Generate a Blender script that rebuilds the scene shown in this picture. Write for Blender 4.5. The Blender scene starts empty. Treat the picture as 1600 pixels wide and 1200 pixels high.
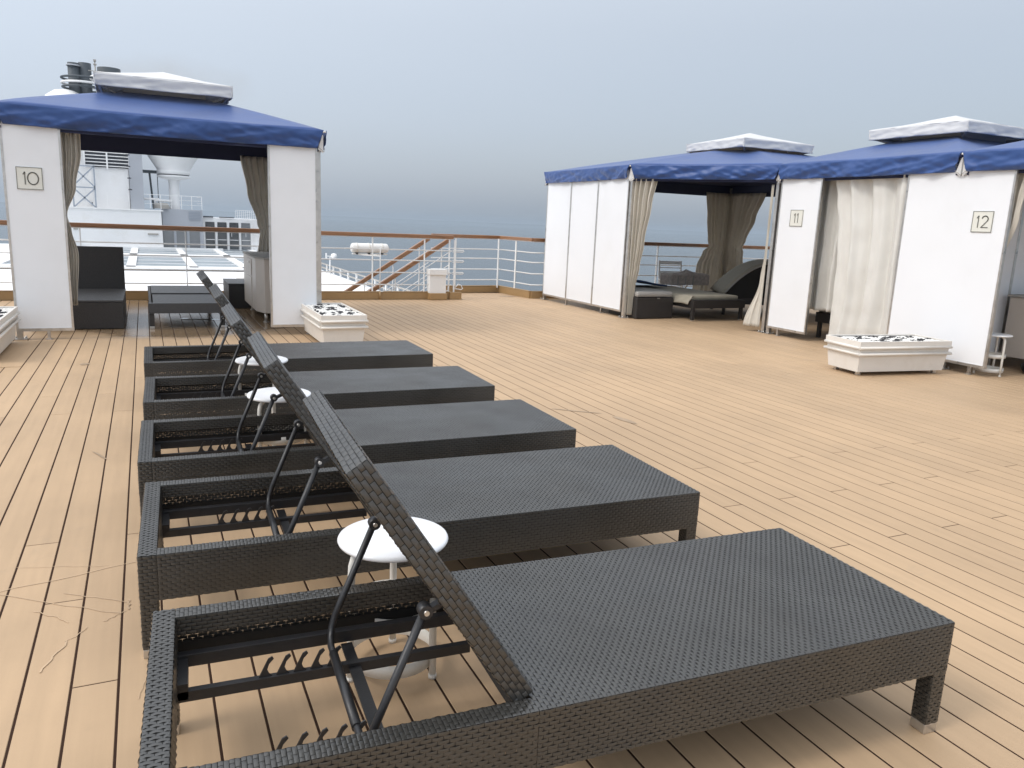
import bpy, bmesh, math, random
from mathutils import Vector, Matrix, noise
random.seed(7)
SC = bpy.context.scene
COL = SC.collection
R = math.radians

# ------------------------------------------------------------------ camera
PITCH, ROLL, YAW, CAMH = .2041, .0428, .4413, 1.42
cy_, sy_ = math.cos(YAW), math.sin(YAW)
fwd = Vector((sy_*math.cos(PITCH), cy_*math.cos(PITCH), -math.sin(PITCH)))
rt = Vector((cy_, -sy_, 0)); up = rt.cross(fwd)
rt2 = math.cos(ROLL)*rt + math.sin(ROLL)*up
up2 = -math.sin(ROLL)*rt + math.cos(ROLL)*up
cam_d = bpy.data.cameras.new('camera'); cam = bpy.data.objects.new('camera', cam_d); COL.objects.link(cam)
cam.matrix_world = Matrix(((rt2.x, up2.x, -fwd.x, 0), (rt2.y, up2.y, -fwd.y, 0), (rt2.z, up2.z, -fwd.z, CAMH), (0, 0, 0, 1)))
cam_d.sensor_width = 36; cam_d.lens = 1216.3/1600*36
cam_d.clip_start = .05; cam_d.clip_end = 60000
SC.camera = cam

# ------------------------------------------------------------------ sky and sun
W = bpy.data.worlds.new('World'); SC.world = W; W.use_nodes = True
nt = W.node_tree; nt.nodes.clear()
def N(nt, t, **k):
    n = nt.nodes.new(t)
    for a, b in k.items(): setattr(n, a, b)
    return n
out = N(nt, 'ShaderNodeOutputWorld')
sky = N(nt, 'ShaderNodeTexSky', sky_type='NISHITA', sun_disc=False)
sky.sun_elevation = R(46); sky.sun_rotation = R(270); sky.air_density = 1.2; sky.dust_density = 3
bgs = N(nt, 'ShaderNodeBackground'); bgs.inputs[1].default_value = .05
nt.links.new(sky.outputs[0], bgs.inputs[0])
tc = N(nt, 'ShaderNodeTexCoord'); sep = N(nt, 'ShaderNodeSeparateXYZ')
nt.links.new(tc.outputs['Generated'], sep.inputs[0])
# overcast cloud layer: soft noise bends the elevation bands a little
nz = N(nt, 'ShaderNodeTexNoise'); nz.inputs['Scale'].default_value = 1.6; nz.inputs['Detail'].default_value = 4; nz.inputs['Roughness'].default_value = .5
mp = N(nt, 'ShaderNodeMapping'); mp.inputs['Scale'].default_value = (1, 1, 3.2); mp.inputs['Location'].default_value = (.3, .2, 0)
nt.links.new(tc.outputs['Generated'], mp.inputs[0]); nt.links.new(mp.outputs[0], nz.inputs['Vector'])
m1 = N(nt, 'ShaderNodeMath', operation='MULTIPLY_ADD'); m1.inputs[1].default_value = .05; nt.links.new(nz.outputs[0], m1.inputs[0])
nt.links.new(sep.outputs[2], m1.inputs[2])
m2 = N(nt, 'ShaderNodeMath', operation='ADD'); m2.inputs[1].default_value = -.022; nt.links.new(m1.outputs[0], m2.inputs[0])
ramp = N(nt, 'ShaderNodeValToRGB'); nt.links.new(m2.outputs[0], ramp.inputs[0])
e = ramp.color_ramp.elements
stops = [(0.0, (.365, .425, .512)), (.015, (.372, .434, .524)), (.055, (.425, .482, .578)), (.12, (.490, .545, .645)), (.22, (.580, .628, .705)),
         (.40, (.82, .865, .92)), (.70, (1.32, 1.36, 1.40)), (1.0, (1.62, 1.64, 1.68))]
e[0].position, e[0].color = stops[0][0], (*stops[0][1], 1)
e[1].position, e[1].color = stops[-1][0], (*stops[-1][1], 1)
for p, c in stops[1:-1]:
    x = e.new(p); x.color = (*c, 1)
# brighter towards the sun (-X), duller away from it
az = N(nt, 'ShaderNodeMath', operation='MULTIPLY_ADD'); az.inputs[1].default_value = -.32; az.inputs[2].default_value = 1.14
nt.links.new(sep.outputs[0], az.inputs[0])
bgc = N(nt, 'ShaderNodeBackground'); nt.links.new(ramp.outputs[0], bgc.inputs[0]); nt.links.new(az.outputs[0], bgc.inputs[1])
add = N(nt, 'ShaderNodeAddShader'); nt.links.new(bgs.outputs[0], add.inputs[0]); nt.links.new(bgc.outputs[0], add.inputs[1])
nt.links.new(add.outputs[0], out.inputs[0])

sd = bpy.data.lights.new('sun', 'SUN'); sd.energy = 1.35; sd.angle = R(13); sd.color = (1, .955, .90)
sun = bpy.data.objects.new('sun', sd); COL.objects.link(sun)
sdir = Vector((math.cos(R(46))*.99, math.cos(R(46))*.05, -math.sin(R(46))))
sun.rotation_euler = sdir.to_track_quat('-Z', 'Y').to_euler()

SC.view_settings.view_transform = 'Standard'
try: SC.view_settings.look = 'None'
except Exception: pass
SC.view_settings.gamma = 1; SC.view_settings.exposure = -0.22
SC.cycles.max_bounces = 8; SC.cycles.volume_bounces = 1

# ------------------------------------------------------------------ materials
def mat(name, col, rough=.5, metal=0, var=.0, scale=6, bump=0, bscale=60, spec=.5, coat=0, trans=0, stretch=(1, 1, 1), dirt=None, dscale=2.0, damt=.0, sheen=0, rand=0):
    m = bpy.data.materials.new(name); m.use_nodes = True; t = m.node_tree; b = t.nodes['Principled BSDF']
    b.inputs['Roughness'].default_value = rough; b.inputs['Metallic'].default_value = metal
    b.inputs['Specular IOR Level'].default_value = spec; b.inputs['Coat Weight'].default_value = coat
    if sheen: b.inputs['Sheen Weight'].default_value = sheen
    b.inputs['Base Color'].default_value = (*col, 1)
    tcn = N(t, 'ShaderNodeTexCoord'); mpn = N(t, 'ShaderNodeMapping'); mpn.inputs['Scale'].default_value = stretch
    t.links.new(tcn.outputs['Object'], mpn.inputs[0])
    last = None
    if var:
        n = N(t, 'ShaderNodeTexNoise'); n.inputs['Scale'].default_value = scale; n.inputs['Detail'].default_value = 6; n.inputs['Roughness'].default_value = .6
        t.links.new(mpn.outputs[0], n.inputs['Vector'])
        r = N(t, 'ShaderNodeMapRange'); r.inputs[1].default_value = .3; r.inputs[2].default_value = .7
        r.inputs[3].default_value = 1-var; r.inputs[4].default_value = 1+var; t.links.new(n.outputs[0], r.inputs[0])
        last = r.outputs[0]
        rr = N(t, 'ShaderNodeMapRange'); rr.inputs[3].default_value = max(.02, rough-.1); rr.inputs[4].default_value = min(1, rough+.12)
        t.links.new(n.outputs[0], rr.inputs[0]); t.links.new(rr.outputs[0], b.inputs['Roughness'])
    if rand:
        oi = N(t, 'ShaderNodeObjectInfo'); r2 = N(t, 'ShaderNodeMapRange'); r2.inputs[3].default_value = 1-rand; r2.inputs[4].default_value = 1+rand
        t.links.new(oi.outputs['Random'], r2.inputs[0])
        if last is None: last = r2.outputs[0]
        else:
            mm = N(t, 'ShaderNodeMath', operation='MULTIPLY'); t.links.new(last, mm.inputs[0]); t.links.new(r2.outputs[0], mm.inputs[1]); last = mm.outputs[0]
    csock = None
    if last is not None:
        vm = N(t, 'ShaderNodeVectorMath', operation='SCALE'); vm.inputs[0].default_value = col; t.links.new(last, vm.inputs['Scale'])
        csock = vm.outputs[0]
    if dirt:
        n = N(t, 'ShaderNodeTexNoise'); n.inputs['Scale'].default_value = dscale; n.inputs['Detail'].default_value = 8; n.inputs['Roughness'].default_value = .7
        t.links.new(tcn.outputs['Object'], n.inputs['Vector'])
        r = N(t, 'ShaderNodeMapRange'); r.inputs[1].default_value = .5; r.inputs[2].default_value = .75; r.inputs[3].default_value = 0; r.inputs[4].default_value = damt
        t.links.new(n.outputs[0], r.inputs[0])
        mx = N(t, 'ShaderNodeMix', data_type='RGBA'); t.links.new(r.outputs[0], mx.inputs[0])
        if csock: t.links.new(csock, mx.inputs[6])
        else: mx.inputs[6].default_value = (*col, 1)
        mx.inputs[7].default_value = (*dirt, 1); csock = mx.outputs[2]
    if csock: t.links.new(csock, b.inputs['Base Color'])
    if bump:
        n = N(t, 'ShaderNodeTexNoise'); n.inputs['Scale'].default_value = bscale; n.inputs['Detail'].default_value = 5
        t.links.new(mpn.outputs[0], n.inputs['Vector'])
        bp = N(t, 'ShaderNodeBump'); bp.inputs['Strength'].default_value = bump; bp.inputs['Distance'].default_value = .01
        t.links.new(n.outputs[0], bp.inputs['Height']); t.links.new(bp.outputs[0], b.inputs['Normal'])
    if trans:
        tr = N(t, 'ShaderNodeBsdfTranslucent'); tr.inputs[0].default_value = (*[min(1, c*1.05) for c in col], 1)
        ms = N(t, 'ShaderNodeMixShader'); ms.inputs[0].default_value = trans
        o = t.nodes['Material Output']; t.links.new(b.outputs[0], ms.inputs[1]); t.links.new(tr.outputs[0], ms.inputs[2]); t.links.new(ms.outputs[0], o.inputs[0])
    return m

M = {}
M['rattan'] = mat('rattan', (.030, .0285, .025), .36, var=.25, scale=7, spec=.9, coat=.22, bump=.12, bscale=300)
M['rattan_core'] = mat('rattan_core', (.012, .011, .010), .8)
M['black_metal'] = mat('black_metal', (.022, .022, .024), .38, var=.15, scale=20, bump=.08, bscale=200)
M['steel'] = mat('steel', (.58, .56, .53), .30, metal=.85, var=.15, scale=12, dirt=(.36, .32, .26), dscale=4, damt=.18)
M['panel_white'] = mat('panel_white', (.80, .82, .85), .32, var=.015, scale=1.5, dirt=(.62, .62, .60), dscale=1.3, damt=.22, bump=.02, bscale=5)
M['white_paint'] = mat('white_paint', (.80, .80, .79), .35, var=.03, scale=5, dirt=(.55, .50, .42), dscale=4, damt=.28)
M['stool_white'] = mat('stool_white', (.82, .83, .85), .30, var=.015, scale=8, dirt=(.6, .58, .54), dscale=10, damt=.15)
M['stool_leg'] = mat('stool_leg', (.74, .72, .67), .38, var=.03, scale=8, dirt=(.45, .40, .33), dscale=12, damt=.25)
M['planter'] = mat('planter', (.74, .71, .66), .42, var=.03, scale=5, dirt=(.50, .44, .36), dscale=5, damt=.35)
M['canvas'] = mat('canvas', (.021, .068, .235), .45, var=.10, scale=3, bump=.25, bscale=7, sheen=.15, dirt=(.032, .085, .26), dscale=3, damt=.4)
M['canvas_shaded'] = mat('canvas_shaded', (.010, .016, .062), .6)  # blue canvas with the unlit cabana interior painted in as near-black
M['cap_vinyl'] = mat('cap_vinyl', (.74, .74, .74), .42, var=.05, scale=3, bump=.3, bscale=6, dirt=(.50, .49, .47), dscale=3, damt=.35, trans=.12)
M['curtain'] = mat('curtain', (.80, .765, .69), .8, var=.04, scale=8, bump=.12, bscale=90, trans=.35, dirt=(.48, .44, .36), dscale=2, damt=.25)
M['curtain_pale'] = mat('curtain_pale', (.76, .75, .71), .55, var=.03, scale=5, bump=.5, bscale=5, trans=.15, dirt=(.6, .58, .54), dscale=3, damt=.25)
M['curtain_shade'] = mat('curtain_shaded', (.66, .62, .54), .85, var=.06, scale=8, bump=.12, bscale=90, trans=.30)  # darker copy of the curtain cloth, back corner shade mixed into the colour
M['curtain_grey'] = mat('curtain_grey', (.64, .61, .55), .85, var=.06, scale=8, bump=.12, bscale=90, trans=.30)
M['teak'] = mat('teak', (.27, .132, .062), .32, var=.28, scale=4, stretch=(.6, 8, 8), bump=.1, bscale=60, coat=.25)
M['coaming'] = mat('coaming', (.34, .215, .095), .5, var=.08, scale=3, dirt=(.22, .14, .07), dscale=3, damt=.4)
M['ship_white'] = mat('ship_white', (.86, .86, .86), .45, var=.03, scale=.5, dirt=(.58, .54, .48), dscale=.5, damt=.4)
M['ship_grey'] = mat('ship_grey', (.42, .44, .48), .5, var=.05, scale=.6)
M['ship_blue'] = mat('ship_bluegrey', (.33, .37, .43), .5, var=.06, scale=.6)
M['dark_vent'] = mat('dark_vent', (.030, .034, .045), .5, var=.1, scale=2)
M['funnel_dark'] = mat('funnel_dark', (.055, .068, .080), .55, var=.15, scale=1)
M['roof_glass'] = mat('roof_glass', (.27, .31, .34), .5, var=.22, scale=.35, spec=.25)
M['window_dark'] = mat('window_dark', (.06, .065, .07), .10, var=.2, scale=.6, spec=.8)
M['window_grey'] = mat('window_grey', (.17, .18, .19), .12, var=.15, scale=.5, spec=.8)
M['cushion'] = mat('cushion', (.34, .33, .31), .85, var=.07, scale=8, bump=.15, bscale=120)
M['cushion_khaki'] = mat('cushion_khaki', (.34, .31, .245), .85, var=.08, scale=8, bump=.15, bscale=120)
M['towel_blue'] = mat('towel_blue', (.020, .045, .12), .9, var=.15, scale=10)
M['dark_weave'] = mat('dark_weave', (.026, .023, .022), .5, var=.2, scale=40, bump=.6, bscale=140)
M['dark_top'] = mat('dark_top', (.050, .050, .052), .45, var=.12, scale=30, bump=.4, bscale=160)
M['beige_lam'] = mat('beige_laminate', (.50, .45, .40), .4, var=.04, scale=3, dirt=(.34, .29, .25), dscale=4, damt=.3)
M['bag'] = mat('bag', (.46, .40, .36), .9, var=.25, scale=20)
M['plate'] = mat('plate', (.72, .72, .66), .4, var=.03, scale=10)
M['plate_ink'] = mat('plate_ink', (.16, .16, .14), .5)
M['pebble_w'] = mat('pebble_white', (.78, .77, .74), .6, var=.08, scale=20)
M['pebble_b'] = mat('pebble_black', (.020, .020, .024), .35, var=.3, scale=20)
M['lamp_grey'] = mat('lamp_grey', (.38, .36, .33), .6)

_t = M['rattan'].node_tree; _b = _t.nodes['Principled BSDF']
_tc = N(_t, 'ShaderNodeTexCoord'); _n = N(_t, 'ShaderNodeTexNoise'); _n.inputs['Scale'].default_value = 3.2; _n.inputs['Detail'].default_value = 5
_t.links.new(_tc.outputs['Object'], _n.inputs['Vector']); _r = N(_t, 'ShaderNodeMapRange'); _r.inputs[1].default_value = .35; _r.inputs[2].default_value = .65
_r.inputs[3].default_value = .30; _r.inputs[4].default_value = .52; _t.links.new(_n.outputs[0], _r.inputs[0]); _t.links.new(_r.outputs[0], _b.inputs['Roughness'])

def deck_mat(name, col, rand):
    m = mat(name, col, .52, rand=rand)
    t = m.node_tree; b = t.nodes['Principled BSDF']
    g = N(t, 'ShaderNodeNewGeometry')
    base = b.inputs['Base Color'].links[0].from_socket if b.inputs['Base Color'].links else None
    # grain streaks along the planks, broad soiling, pale scuffs
    mp1 = N(t, 'ShaderNodeMapping'); mp1.inputs['Scale'].default_value = (14, .9, 1); t.links.new(g.outputs['Position'], mp1.inputs[0])
    n1 = N(t, 'ShaderNodeTexNoise'); n1.inputs['Scale'].default_value = 2; n1.inputs['Detail'].default_value = 6; t.links.new(mp1.outputs[0], n1.inputs['Vector'])
    r1 = N(t, 'ShaderNodeMapRange'); r1.inputs[1].default_value = .3; r1.inputs[2].default_value = .7; r1.inputs[3].default_value = .955; r1.inputs[4].default_value = 1.045
    t.links.new(n1.outputs[0], r1.inputs[0])
    n2 = N(t, 'ShaderNodeTexNoise'); n2.inputs['Scale'].default_value = .8; n2.inputs['Detail'].default_value = 7; n2.inputs['Roughness'].default_value = .62
    t.links.new(g.outputs['Position'], n2.inputs['Vector'])
    r2 = N(t, 'ShaderNodeMapRange'); r2.inputs[1].default_value = .32; r2.inputs[2].default_value = .68; r2.inputs[3].default_value = .90; r2.inputs[4].default_value = 1.07
    t.links.new(n2.outputs[0], r2.inputs[0])
    mu = N(t, 'ShaderNodeMath', operation='MULTIPLY'); t.links.new(r1.outputs[0], mu.inputs[0]); t.links.new(r2.outputs[0], mu.inputs[1])
    sc = N(t, 'ShaderNodeVectorMath', operation='SCALE')
    if base: t.links.new(base, sc.inputs[0])
    else: sc.inputs[0].default_value = col
    t.links.new(mu.outputs[0], sc.inputs['Scale'])
    # dried water marks / damp stains
    n3 = N(t, 'ShaderNodeTexNoise'); n3.inputs['Scale'].default_value = 2.7; n3.inputs['Detail'].default_value = 9; n3.inputs['Roughness'].default_value = .68; n3.inputs['Distortion'].default_value = 1.2
    t.links.new(g.outputs['Position'], n3.inputs['Vector'])
    r3 = N(t, 'ShaderNodeMapRange'); r3.inputs[1].default_value = .60; r3.inputs[2].default_value = .78; r3.inputs[3].default_value = 0; r3.inputs[4].default_value = .45
    t.links.new(n3.outputs[0], r3.inputs[0])
    def damp(cx, cy, rad, edge):
        vm = N(t, 'ShaderNodeVectorMath', operation='DISTANCE'); t.links.new(g.outputs['Position'], vm.inputs[0]); vm.inputs[1].default_value = (cx, cy, 0)
        a_ = N(t, 'ShaderNodeMath', operation='MULTIPLY_ADD'); a_.inputs[1].default_value = -1.6; t.links.new(n2.outputs[0], a_.inputs[0]); t.links.new(vm.outputs['Value'], a_.inputs[2])
        b_ = N(t, 'ShaderNodeMapRange'); b_.interpolation_type = 'SMOOTHSTEP'; b_.inputs[1].default_value = rad-.8; b_.inputs[2].default_value = rad-.8+edge; b_.inputs[3].default_value = 1; b_.inputs[4].default_value = 0
        t.links.new(a_.outputs[0], b_.inputs[0]); return b_.outputs[0]
    w1, w2 = damp(.3, 11.4, 1.7, .5), damp(3.6, 11.2, 1.4, 1.2)
    wm = N(t, 'ShaderNodeMath', operation='MULTIPLY_ADD'); wm.inputs[1].default_value = .35; t.links.new(w2, wm.inputs[0]); t.links.new(w1, wm.inputs[2])
    wc = N(t, 'ShaderNodeMath', operation='MULTIPLY_ADD'); wc.inputs[1].default_value = -.42; wc.inputs[2].default_value = 1; t.links.new(wm.outputs[0], wc.inputs[0])
    sc2 = N(t, 'ShaderNodeVectorMath', operation='SCALE'); t.links.new(sc.outputs[0], sc2.inputs[0]); t.links.new(wc.outputs[0], sc2.inputs['Scale']); sc = sc2
    mx = N(t, 'ShaderNodeMix', data_type='RGBA'); t.links.new(r3.outputs[0], mx.inputs[0]); t.links.new(sc.outputs[0], mx.inputs[6]); mx.inputs[7].default_value = (.33, .245, .165, 1)
    t.links.new(mx.outputs[2], b.inputs['Base Color'])
    rr = N(t, 'ShaderNodeMapRange'); rr.inputs[3].default_value = .55; rr.inputs[4].default_value = .75; t.links.new(n2.outputs[0], rr.inputs[0]); rw = N(t, 'ShaderNodeMix', data_type='FLOAT'); t.links.new(w1, rw.inputs[0]); t.links.new(rr.outputs[0], rw.inputs[2]); rw.inputs[3].default_value = .16; t.links.new(rw.outputs[0], b.inputs['Roughness'])
    n4 = N(t, 'ShaderNodeTexNoise'); n4.inputs['Scale'].default_value = 90; n4.inputs['Detail'].default_value = 4; t.links.new(mp1.outputs[0], n4.inputs['Vector'])
    bp = N(t, 'ShaderNodeBump'); bp.inputs['Strength'].default_value = .12; bp.inputs['Distance'].default_value = .003
    t.links.new(n4.outputs[0], bp.inputs['Height']); t.links.new(bp.outputs[0], b.inputs['Normal'])
    return m
M['plank'] = deck_mat('plank', (.462, .320, .193), .045)
M['caulk'] = mat('caulk', (.040, .022, .015), .9, spec=.1)
M['scuff'] = mat('scuff', (.515, .368, .232), .6, var=.1)
M['puddle'] = mat('puddle', (.10, .09, .08), .02, spec=1.0, coat=1)
M['stain'] = mat('stain', (.36, .255, .16), .45, var=.2, scale=12)

# ------------------------------------------------------------------ mesh helpers
class MB:
    def __init__(s): s.v = []; s.f = []; s.sm = []
    def quad(s, a, b, c, d, sm=False):
        i = len(s.v); s.v += [a, b, c, d]; s.f.append((i, i+1, i+2, i+3)); s.sm.append(sm)
    def box(s, c, d, mtx=None, taper=None):
        i = len(s.v); hx, hy, hz = d[0]/2, d[1]/2, d[2]/2
        for z in (-1, 1):
            k = taper if (taper and z < 0) else 1
            for x, y in ((-1, -1), (1, -1), (1, 1), (-1, 1)):
                p = Vector((x*hx*k, y*hy*k, z*hz))
                if mtx: p = mtx @ p
                s.v.append((c[0]+p.x, c[1]+p.y, c[2]+p.z))
        for f in ((3, 2, 1, 0), (4, 5, 6, 7), (0, 1, 5, 4), (1, 2, 6, 5), (2, 3, 7, 6), (3, 0, 4, 7)):
            s.f.append(tuple(i+q for q in f)); s.sm.append(False)
    def bar(s, a, b, w, h=None, upv=(0, 0, 1)):
        a, b = Vector(a), Vector(b); d = b-a; L = d.length; d.normalize(); h = h or w
        u_ = Vector(upv)
        if abs(d.dot(u_)) > .99: u_ = Vector((0, 1, 0))
        x = d.cross(u_).normalized(); y = x.cross(d).normalized()
        m = Matrix((x, d, y)).transposed()
        s.box((a+b)/2, (w, L, h), m)
    def tube(s, pts, r, n=8, caps=True, radii=None):
        pts = [Vector(p) for p in pts]; i0 = len(s.v); prev = None
        for k, p in enumerate(pts):
            if k == 0: d = pts[1]-p
            elif k == len(pts)-1: d = p-pts[k-1]
            else: d = (pts[k+1]-p).normalized()+(p-pts[k-1]).normalized()
            d.normalize()
            if prev is None:
                a = Vector((0, 0, 1)) if abs(d.z) < .9 else Vector((1, 0, 0))
                x = d.cross(a).normalized()
            else:
                x = (prev - d*prev.dot(d)).normalized()
            prev = x; y = d.cross(x)
            rr = radii[k] if radii else r
            for j in range(n):
                a = 2*math.pi*j/n; q = p + x*math.cos(a)*rr + y*math.sin(a)*rr
                s.v.append(tuple(q))
        for k in range(len(pts)-1):
            for j in range(n):
                a = i0+k*n+j; b = i0+k*n+(j+1) % n
                s.f.append((a, b, b+n, a+n)); s.sm.append(True)
        if caps:
            s.f.append(tuple(i0+j for j in range(n))[::-1]); s.sm.append(False)
            s.f.append(tuple(i0+(len(pts)-1)*n+j for j in range(n))); s.sm.append(False)
    def lathe(s, prof, c=(0, 0, 0), n=32, a0=0, a1=2*math.pi):
        i0 = len(s.v); full = abs(a1-a0-2*math.pi) < 1e-6; m = n if full else n+1
        for r, z in prof:
            for j in range(m):
                a = a0+(a1-a0)*j/n; s.v.append((c[0]+r*math.cos(a), c[1]+r*math.sin(a), c[2]+z))
        for k in range(len(prof)-1):
            for j in range(n):
                a = i0+k*m+j; b = i0+k*m+(j+1) % m
                s.f.append((a, b, b+m, a+m)); s.sm.append(True)
    def grid(s, fn, nu, nv, sm=True):
        i0 = len(s.v)
        for i in range(nu+1):
            for j in range(nv+1): s.v.append(tuple(fn(i/nu, j/nv)))
        for i in range(nu):
            for j in range(nv):
                a = i0+i*(nv+1)+j; s.f.append((a, a+nv+1, a+nv+2, a+1)); s.sm.append(sm)
    def build(s, name, m, parent=None, bevel=0, loc=None, merge=False, solid=0):
        me = bpy.data.meshes.new(name); me.from_pydata(s.v, [], s.f)
        me.polygons.foreach_set('use_smooth', s.sm)
        me.materials.append(M[m] if isinstance(m, str) else m); me.update()
        if bevel or merge:
            bm = bmesh.new(); bm.from_mesh(me)
            if merge: bmesh.ops.remove_doubles(bm, verts=bm.verts, dist=1e-5)
            if bevel:
                eds = [ed for ed in bm.edges if len(ed.link_faces) == 2 and ed.calc_face_angle(0) > .6]
                bmesh.ops.bevel(bm, geom=eds, offset=bevel, segments=2, profile=.6, affect='EDGES')
            bm.to_mesh(me); bm.free()
        o = bpy.data.objects.new(name, me); COL.objects.link(o)
        if parent: o.parent = parent
        if loc: o.location = loc
        if solid:
            md = o.modifiers.new('thick', 'SOLIDIFY'); md.thickness = solid; md.offset = 0
        return o
def tag(o, label=None, cat=None, group=None, kind=None):
    if label: o['label'] = label
    if cat: o['category'] = cat
    if group: o['group'] = group
    if kind: o['kind'] = kind
    return o
def empty(name, loc=(0, 0, 0), rz=0, label=None, cat=None, group=None, kind=None):
    o = bpy.data.objects.new(name, None); COL.objects.link(o); o.location = loc; o.rotation_euler = (0, 0, rz); o.empty_display_size = .2
    return tag(o, label, cat, group, kind)
def copy_tree(o, parent=None):
    c = o.copy(); COL.objects.link(c)
    if parent: c.parent = parent
    for ch in list(o.children): copy_tree(ch, c)
    return c
def nz3(x, y, z=0): return noise.noise(Vector((x, y, z)))

# ------------------------------------------------------------------ deck
PX0, PW = -.1377, .1284
DX0, DX1 = -62, 113                      # strip numbers
slab = MB()
slab.box((3.5, 5.7, -.1778), (23.0, 15.4, .36))
slab.box((9.9, 14.08, -.1778), (10.2, 1.34, .36))
deck = slab.build('deck', 'caulk'); deck['kind'] = 'structure'
def yrange(x):
    return (-1.9, 13.36 if x < 5.25 else 14.6)
pieces = []
PER = 3.56; OFF = {0: 2.43, 2: 3.03, 1: 3.62}
for s in range(DX0, DX1):
    x = PX0 + (s+.5)*PW; cls = (s+1) % 3
    lo, hi = yrange(x)
    ys = [lo]
    k = -2
    while True:
        y = OFF[cls] + k*PER; k += 1
        if y > hi-.2: break
        if y > lo+.2: ys.append(y)
    ys.append(hi)
    # margin board across the planks in front of the left cabana
    if -1.75 < x < 2.2:
        ys = [y for y in ys if not 8.9 < y < 9.9] + [9.42]; ys.sort()
    for a, b in zip(ys, ys[1:]): pieces.append((x, a, b))
def inview(x, y):
    d = Vector((x, y, -CAMH)); z = d.dot(fwd)
    return z > .1 and abs(d.dot(rt2)/z) < .70 and abs(d.dot(up2)/z) < .53
def near_key(p):
    x, a, b = p
    best = 1e9
    for i in range(9):
        y = a+(b-a)*i/8
        if inview(x, y): best = min(best, math.hypot(x, y))
    return best
pieces.sort(key=near_key)
plank_cache = {}
def plank_mesh(L):
    L = round(L, 3)
    if L in plank_cache: return plank_cache[L]
    w = PW/2-.0028; l = L/2-.0018; c = .0022; t = -.0005
    mb = MB()
    v = [(-w, -l, t-.02), (w, -l, t-.02), (w, l, t-.02), (-w, l, t-.02), (-w, -l, t-c), (w, -l, t-c), (w, l, t-c), (-w, l, t-c),
         (-w+c, -l+c, t), (w-c, -l+c, t), (w-c, l-c, t), (-w+c, l-c, t)]
    f = [(0, 1, 5, 4), (1, 2, 6, 5), (2, 3, 7, 6), (3, 0, 4, 7), (4, 5, 9, 8), (5, 6, 10, 9), (6, 7, 11, 10), (7, 4, 8, 11), (8, 9, 10, 11)]
    me = bpy.data.meshes.new('deck_plank'); me.from_pydata(v, [], f); me.materials.append(M['plank']); me.update()
    plank_cache[L] = (me, v, f); return plank_cache[L]
rest = MB()
for i, (x, a, b) in enumerate(pieces):
    me, v, f = plank_mesh(b-a)
    if i < 300:
        o = bpy.data.objects.new('deck_plank', me); COL.objects.link(o); o.parent = deck; o.location = (x, (a+b)/2, .004)
    else:
        k = len(rest.v); rest.v += [(p[0]+x, p[1]+(a+b)/2, p[2]+.004) for p in v]
        for q in f: rest.f.append(tuple(k+j for j in q)); rest.sm.append(False)
o = rest.build('far_deck_planks', 'plank', deck); o['kind'] = 'stuff'
# plain patch and flat border boards next to the left planter
mb = MB(); mb.box((-1.42, 8.62, .0055), (.76, 1.5, .003)); mb.build('deck_patch', 'plank', deck)
# pale scratches on the near left planks, brown stain beyond the third lounger
def ribbon(mb, pts, w, z=.0062):
    for (x0, y0), (x1, y1) in zip(pts, pts[1:]):
        d = Vector((x1-x0, y1-y0)); 
        if d.length < 1e-5: continue
        n_ = Vector((-d.y, d.x)).normalized()*w/2
        mb.quad((x0-n_.x, y0-n_.y, z), (x1-n_.x, y1-n_.y, z), (x1+n_.x, y1+n_.y, z), (x0+n_.x, y0+n_.y, z))
def wander(p, q, n=10, a=.012):
    return [(p[0]+(q[0]-p[0])*i/n+random.uniform(-a, a), p[1]+(q[1]-p[1])*i/n+random.uniform(-a, a)) for i in range(n+1)]
mb = MB()
for p, q, w in (((-.62, 3.22), (-.14, 2.86), .003), ((-.34, 3.1), (-.12, 2.95), .003), ((-.36, 2.55), (-.30, 2.72), .006), ((-.30, 2.72), (-.24, 2.80), .003),
                ((-.20, 2.82), (-.12, 2.88), .003), ((-.12, 2.88), (-.115, 2.97), .006), ((-.42, 2.98), (-.30, 2.86), .003), ((-.52, 3.4), (-.2, 3.3), .002),
                ((-.9, 3.1), (-.1, 3.3), .004), ((-.08, 2.3), (-.05, 2.5), .003), ((-.07, 2.9), (-.05, 3.0), .003)):
    ribbon(mb, wander(p, q, 8, .006), w)
mb.build('scratch_marks', 'scuff', deck)
mb = MB()
def blob(mb, cx, cy, rx, ry, rot, z=.0064, n=22):
    i0 = len(mb.v); mb.v.append((cx, cy, z))
    for j in range(n):
        a = 2*math.pi*j/n; r = 1+.35*nz3(math.cos(a)*2+cx, math.sin(a)*2+cy)
        x, y = rx*r*math.cos(a), ry*r*math.sin(a)
        mb.v.append((cx+x*math.cos(rot)-y*math.sin(rot), cy+x*math.sin(rot)+y*math.cos(rot), z))
    for j in range(n): mb.f.append((i0, i0+1+j, i0+1+(j+1) % n)); mb.sm.append(False)
blob(mb, 3.2, 4.78, .035, .13, .15); blob(mb, 2.98, 5.12, .012, .20, .9); blob(mb, -.55, 7.9, .04, .05, 0); blob(mb, -.30, 4.9, .008, .10, .4)
blob(mb, 6.4, 13.9, .2, .08, .2)
mb.build('deck_stain', 'stain', deck)
mb = MB(); blob(mb, .62, 10.95, .30, .035, -.12, z=.0066, n=40); blob(mb, .42, 11.06, .05, .03, .3, z=.0068); mb.build('puddle', 'puddle', deck)

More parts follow.
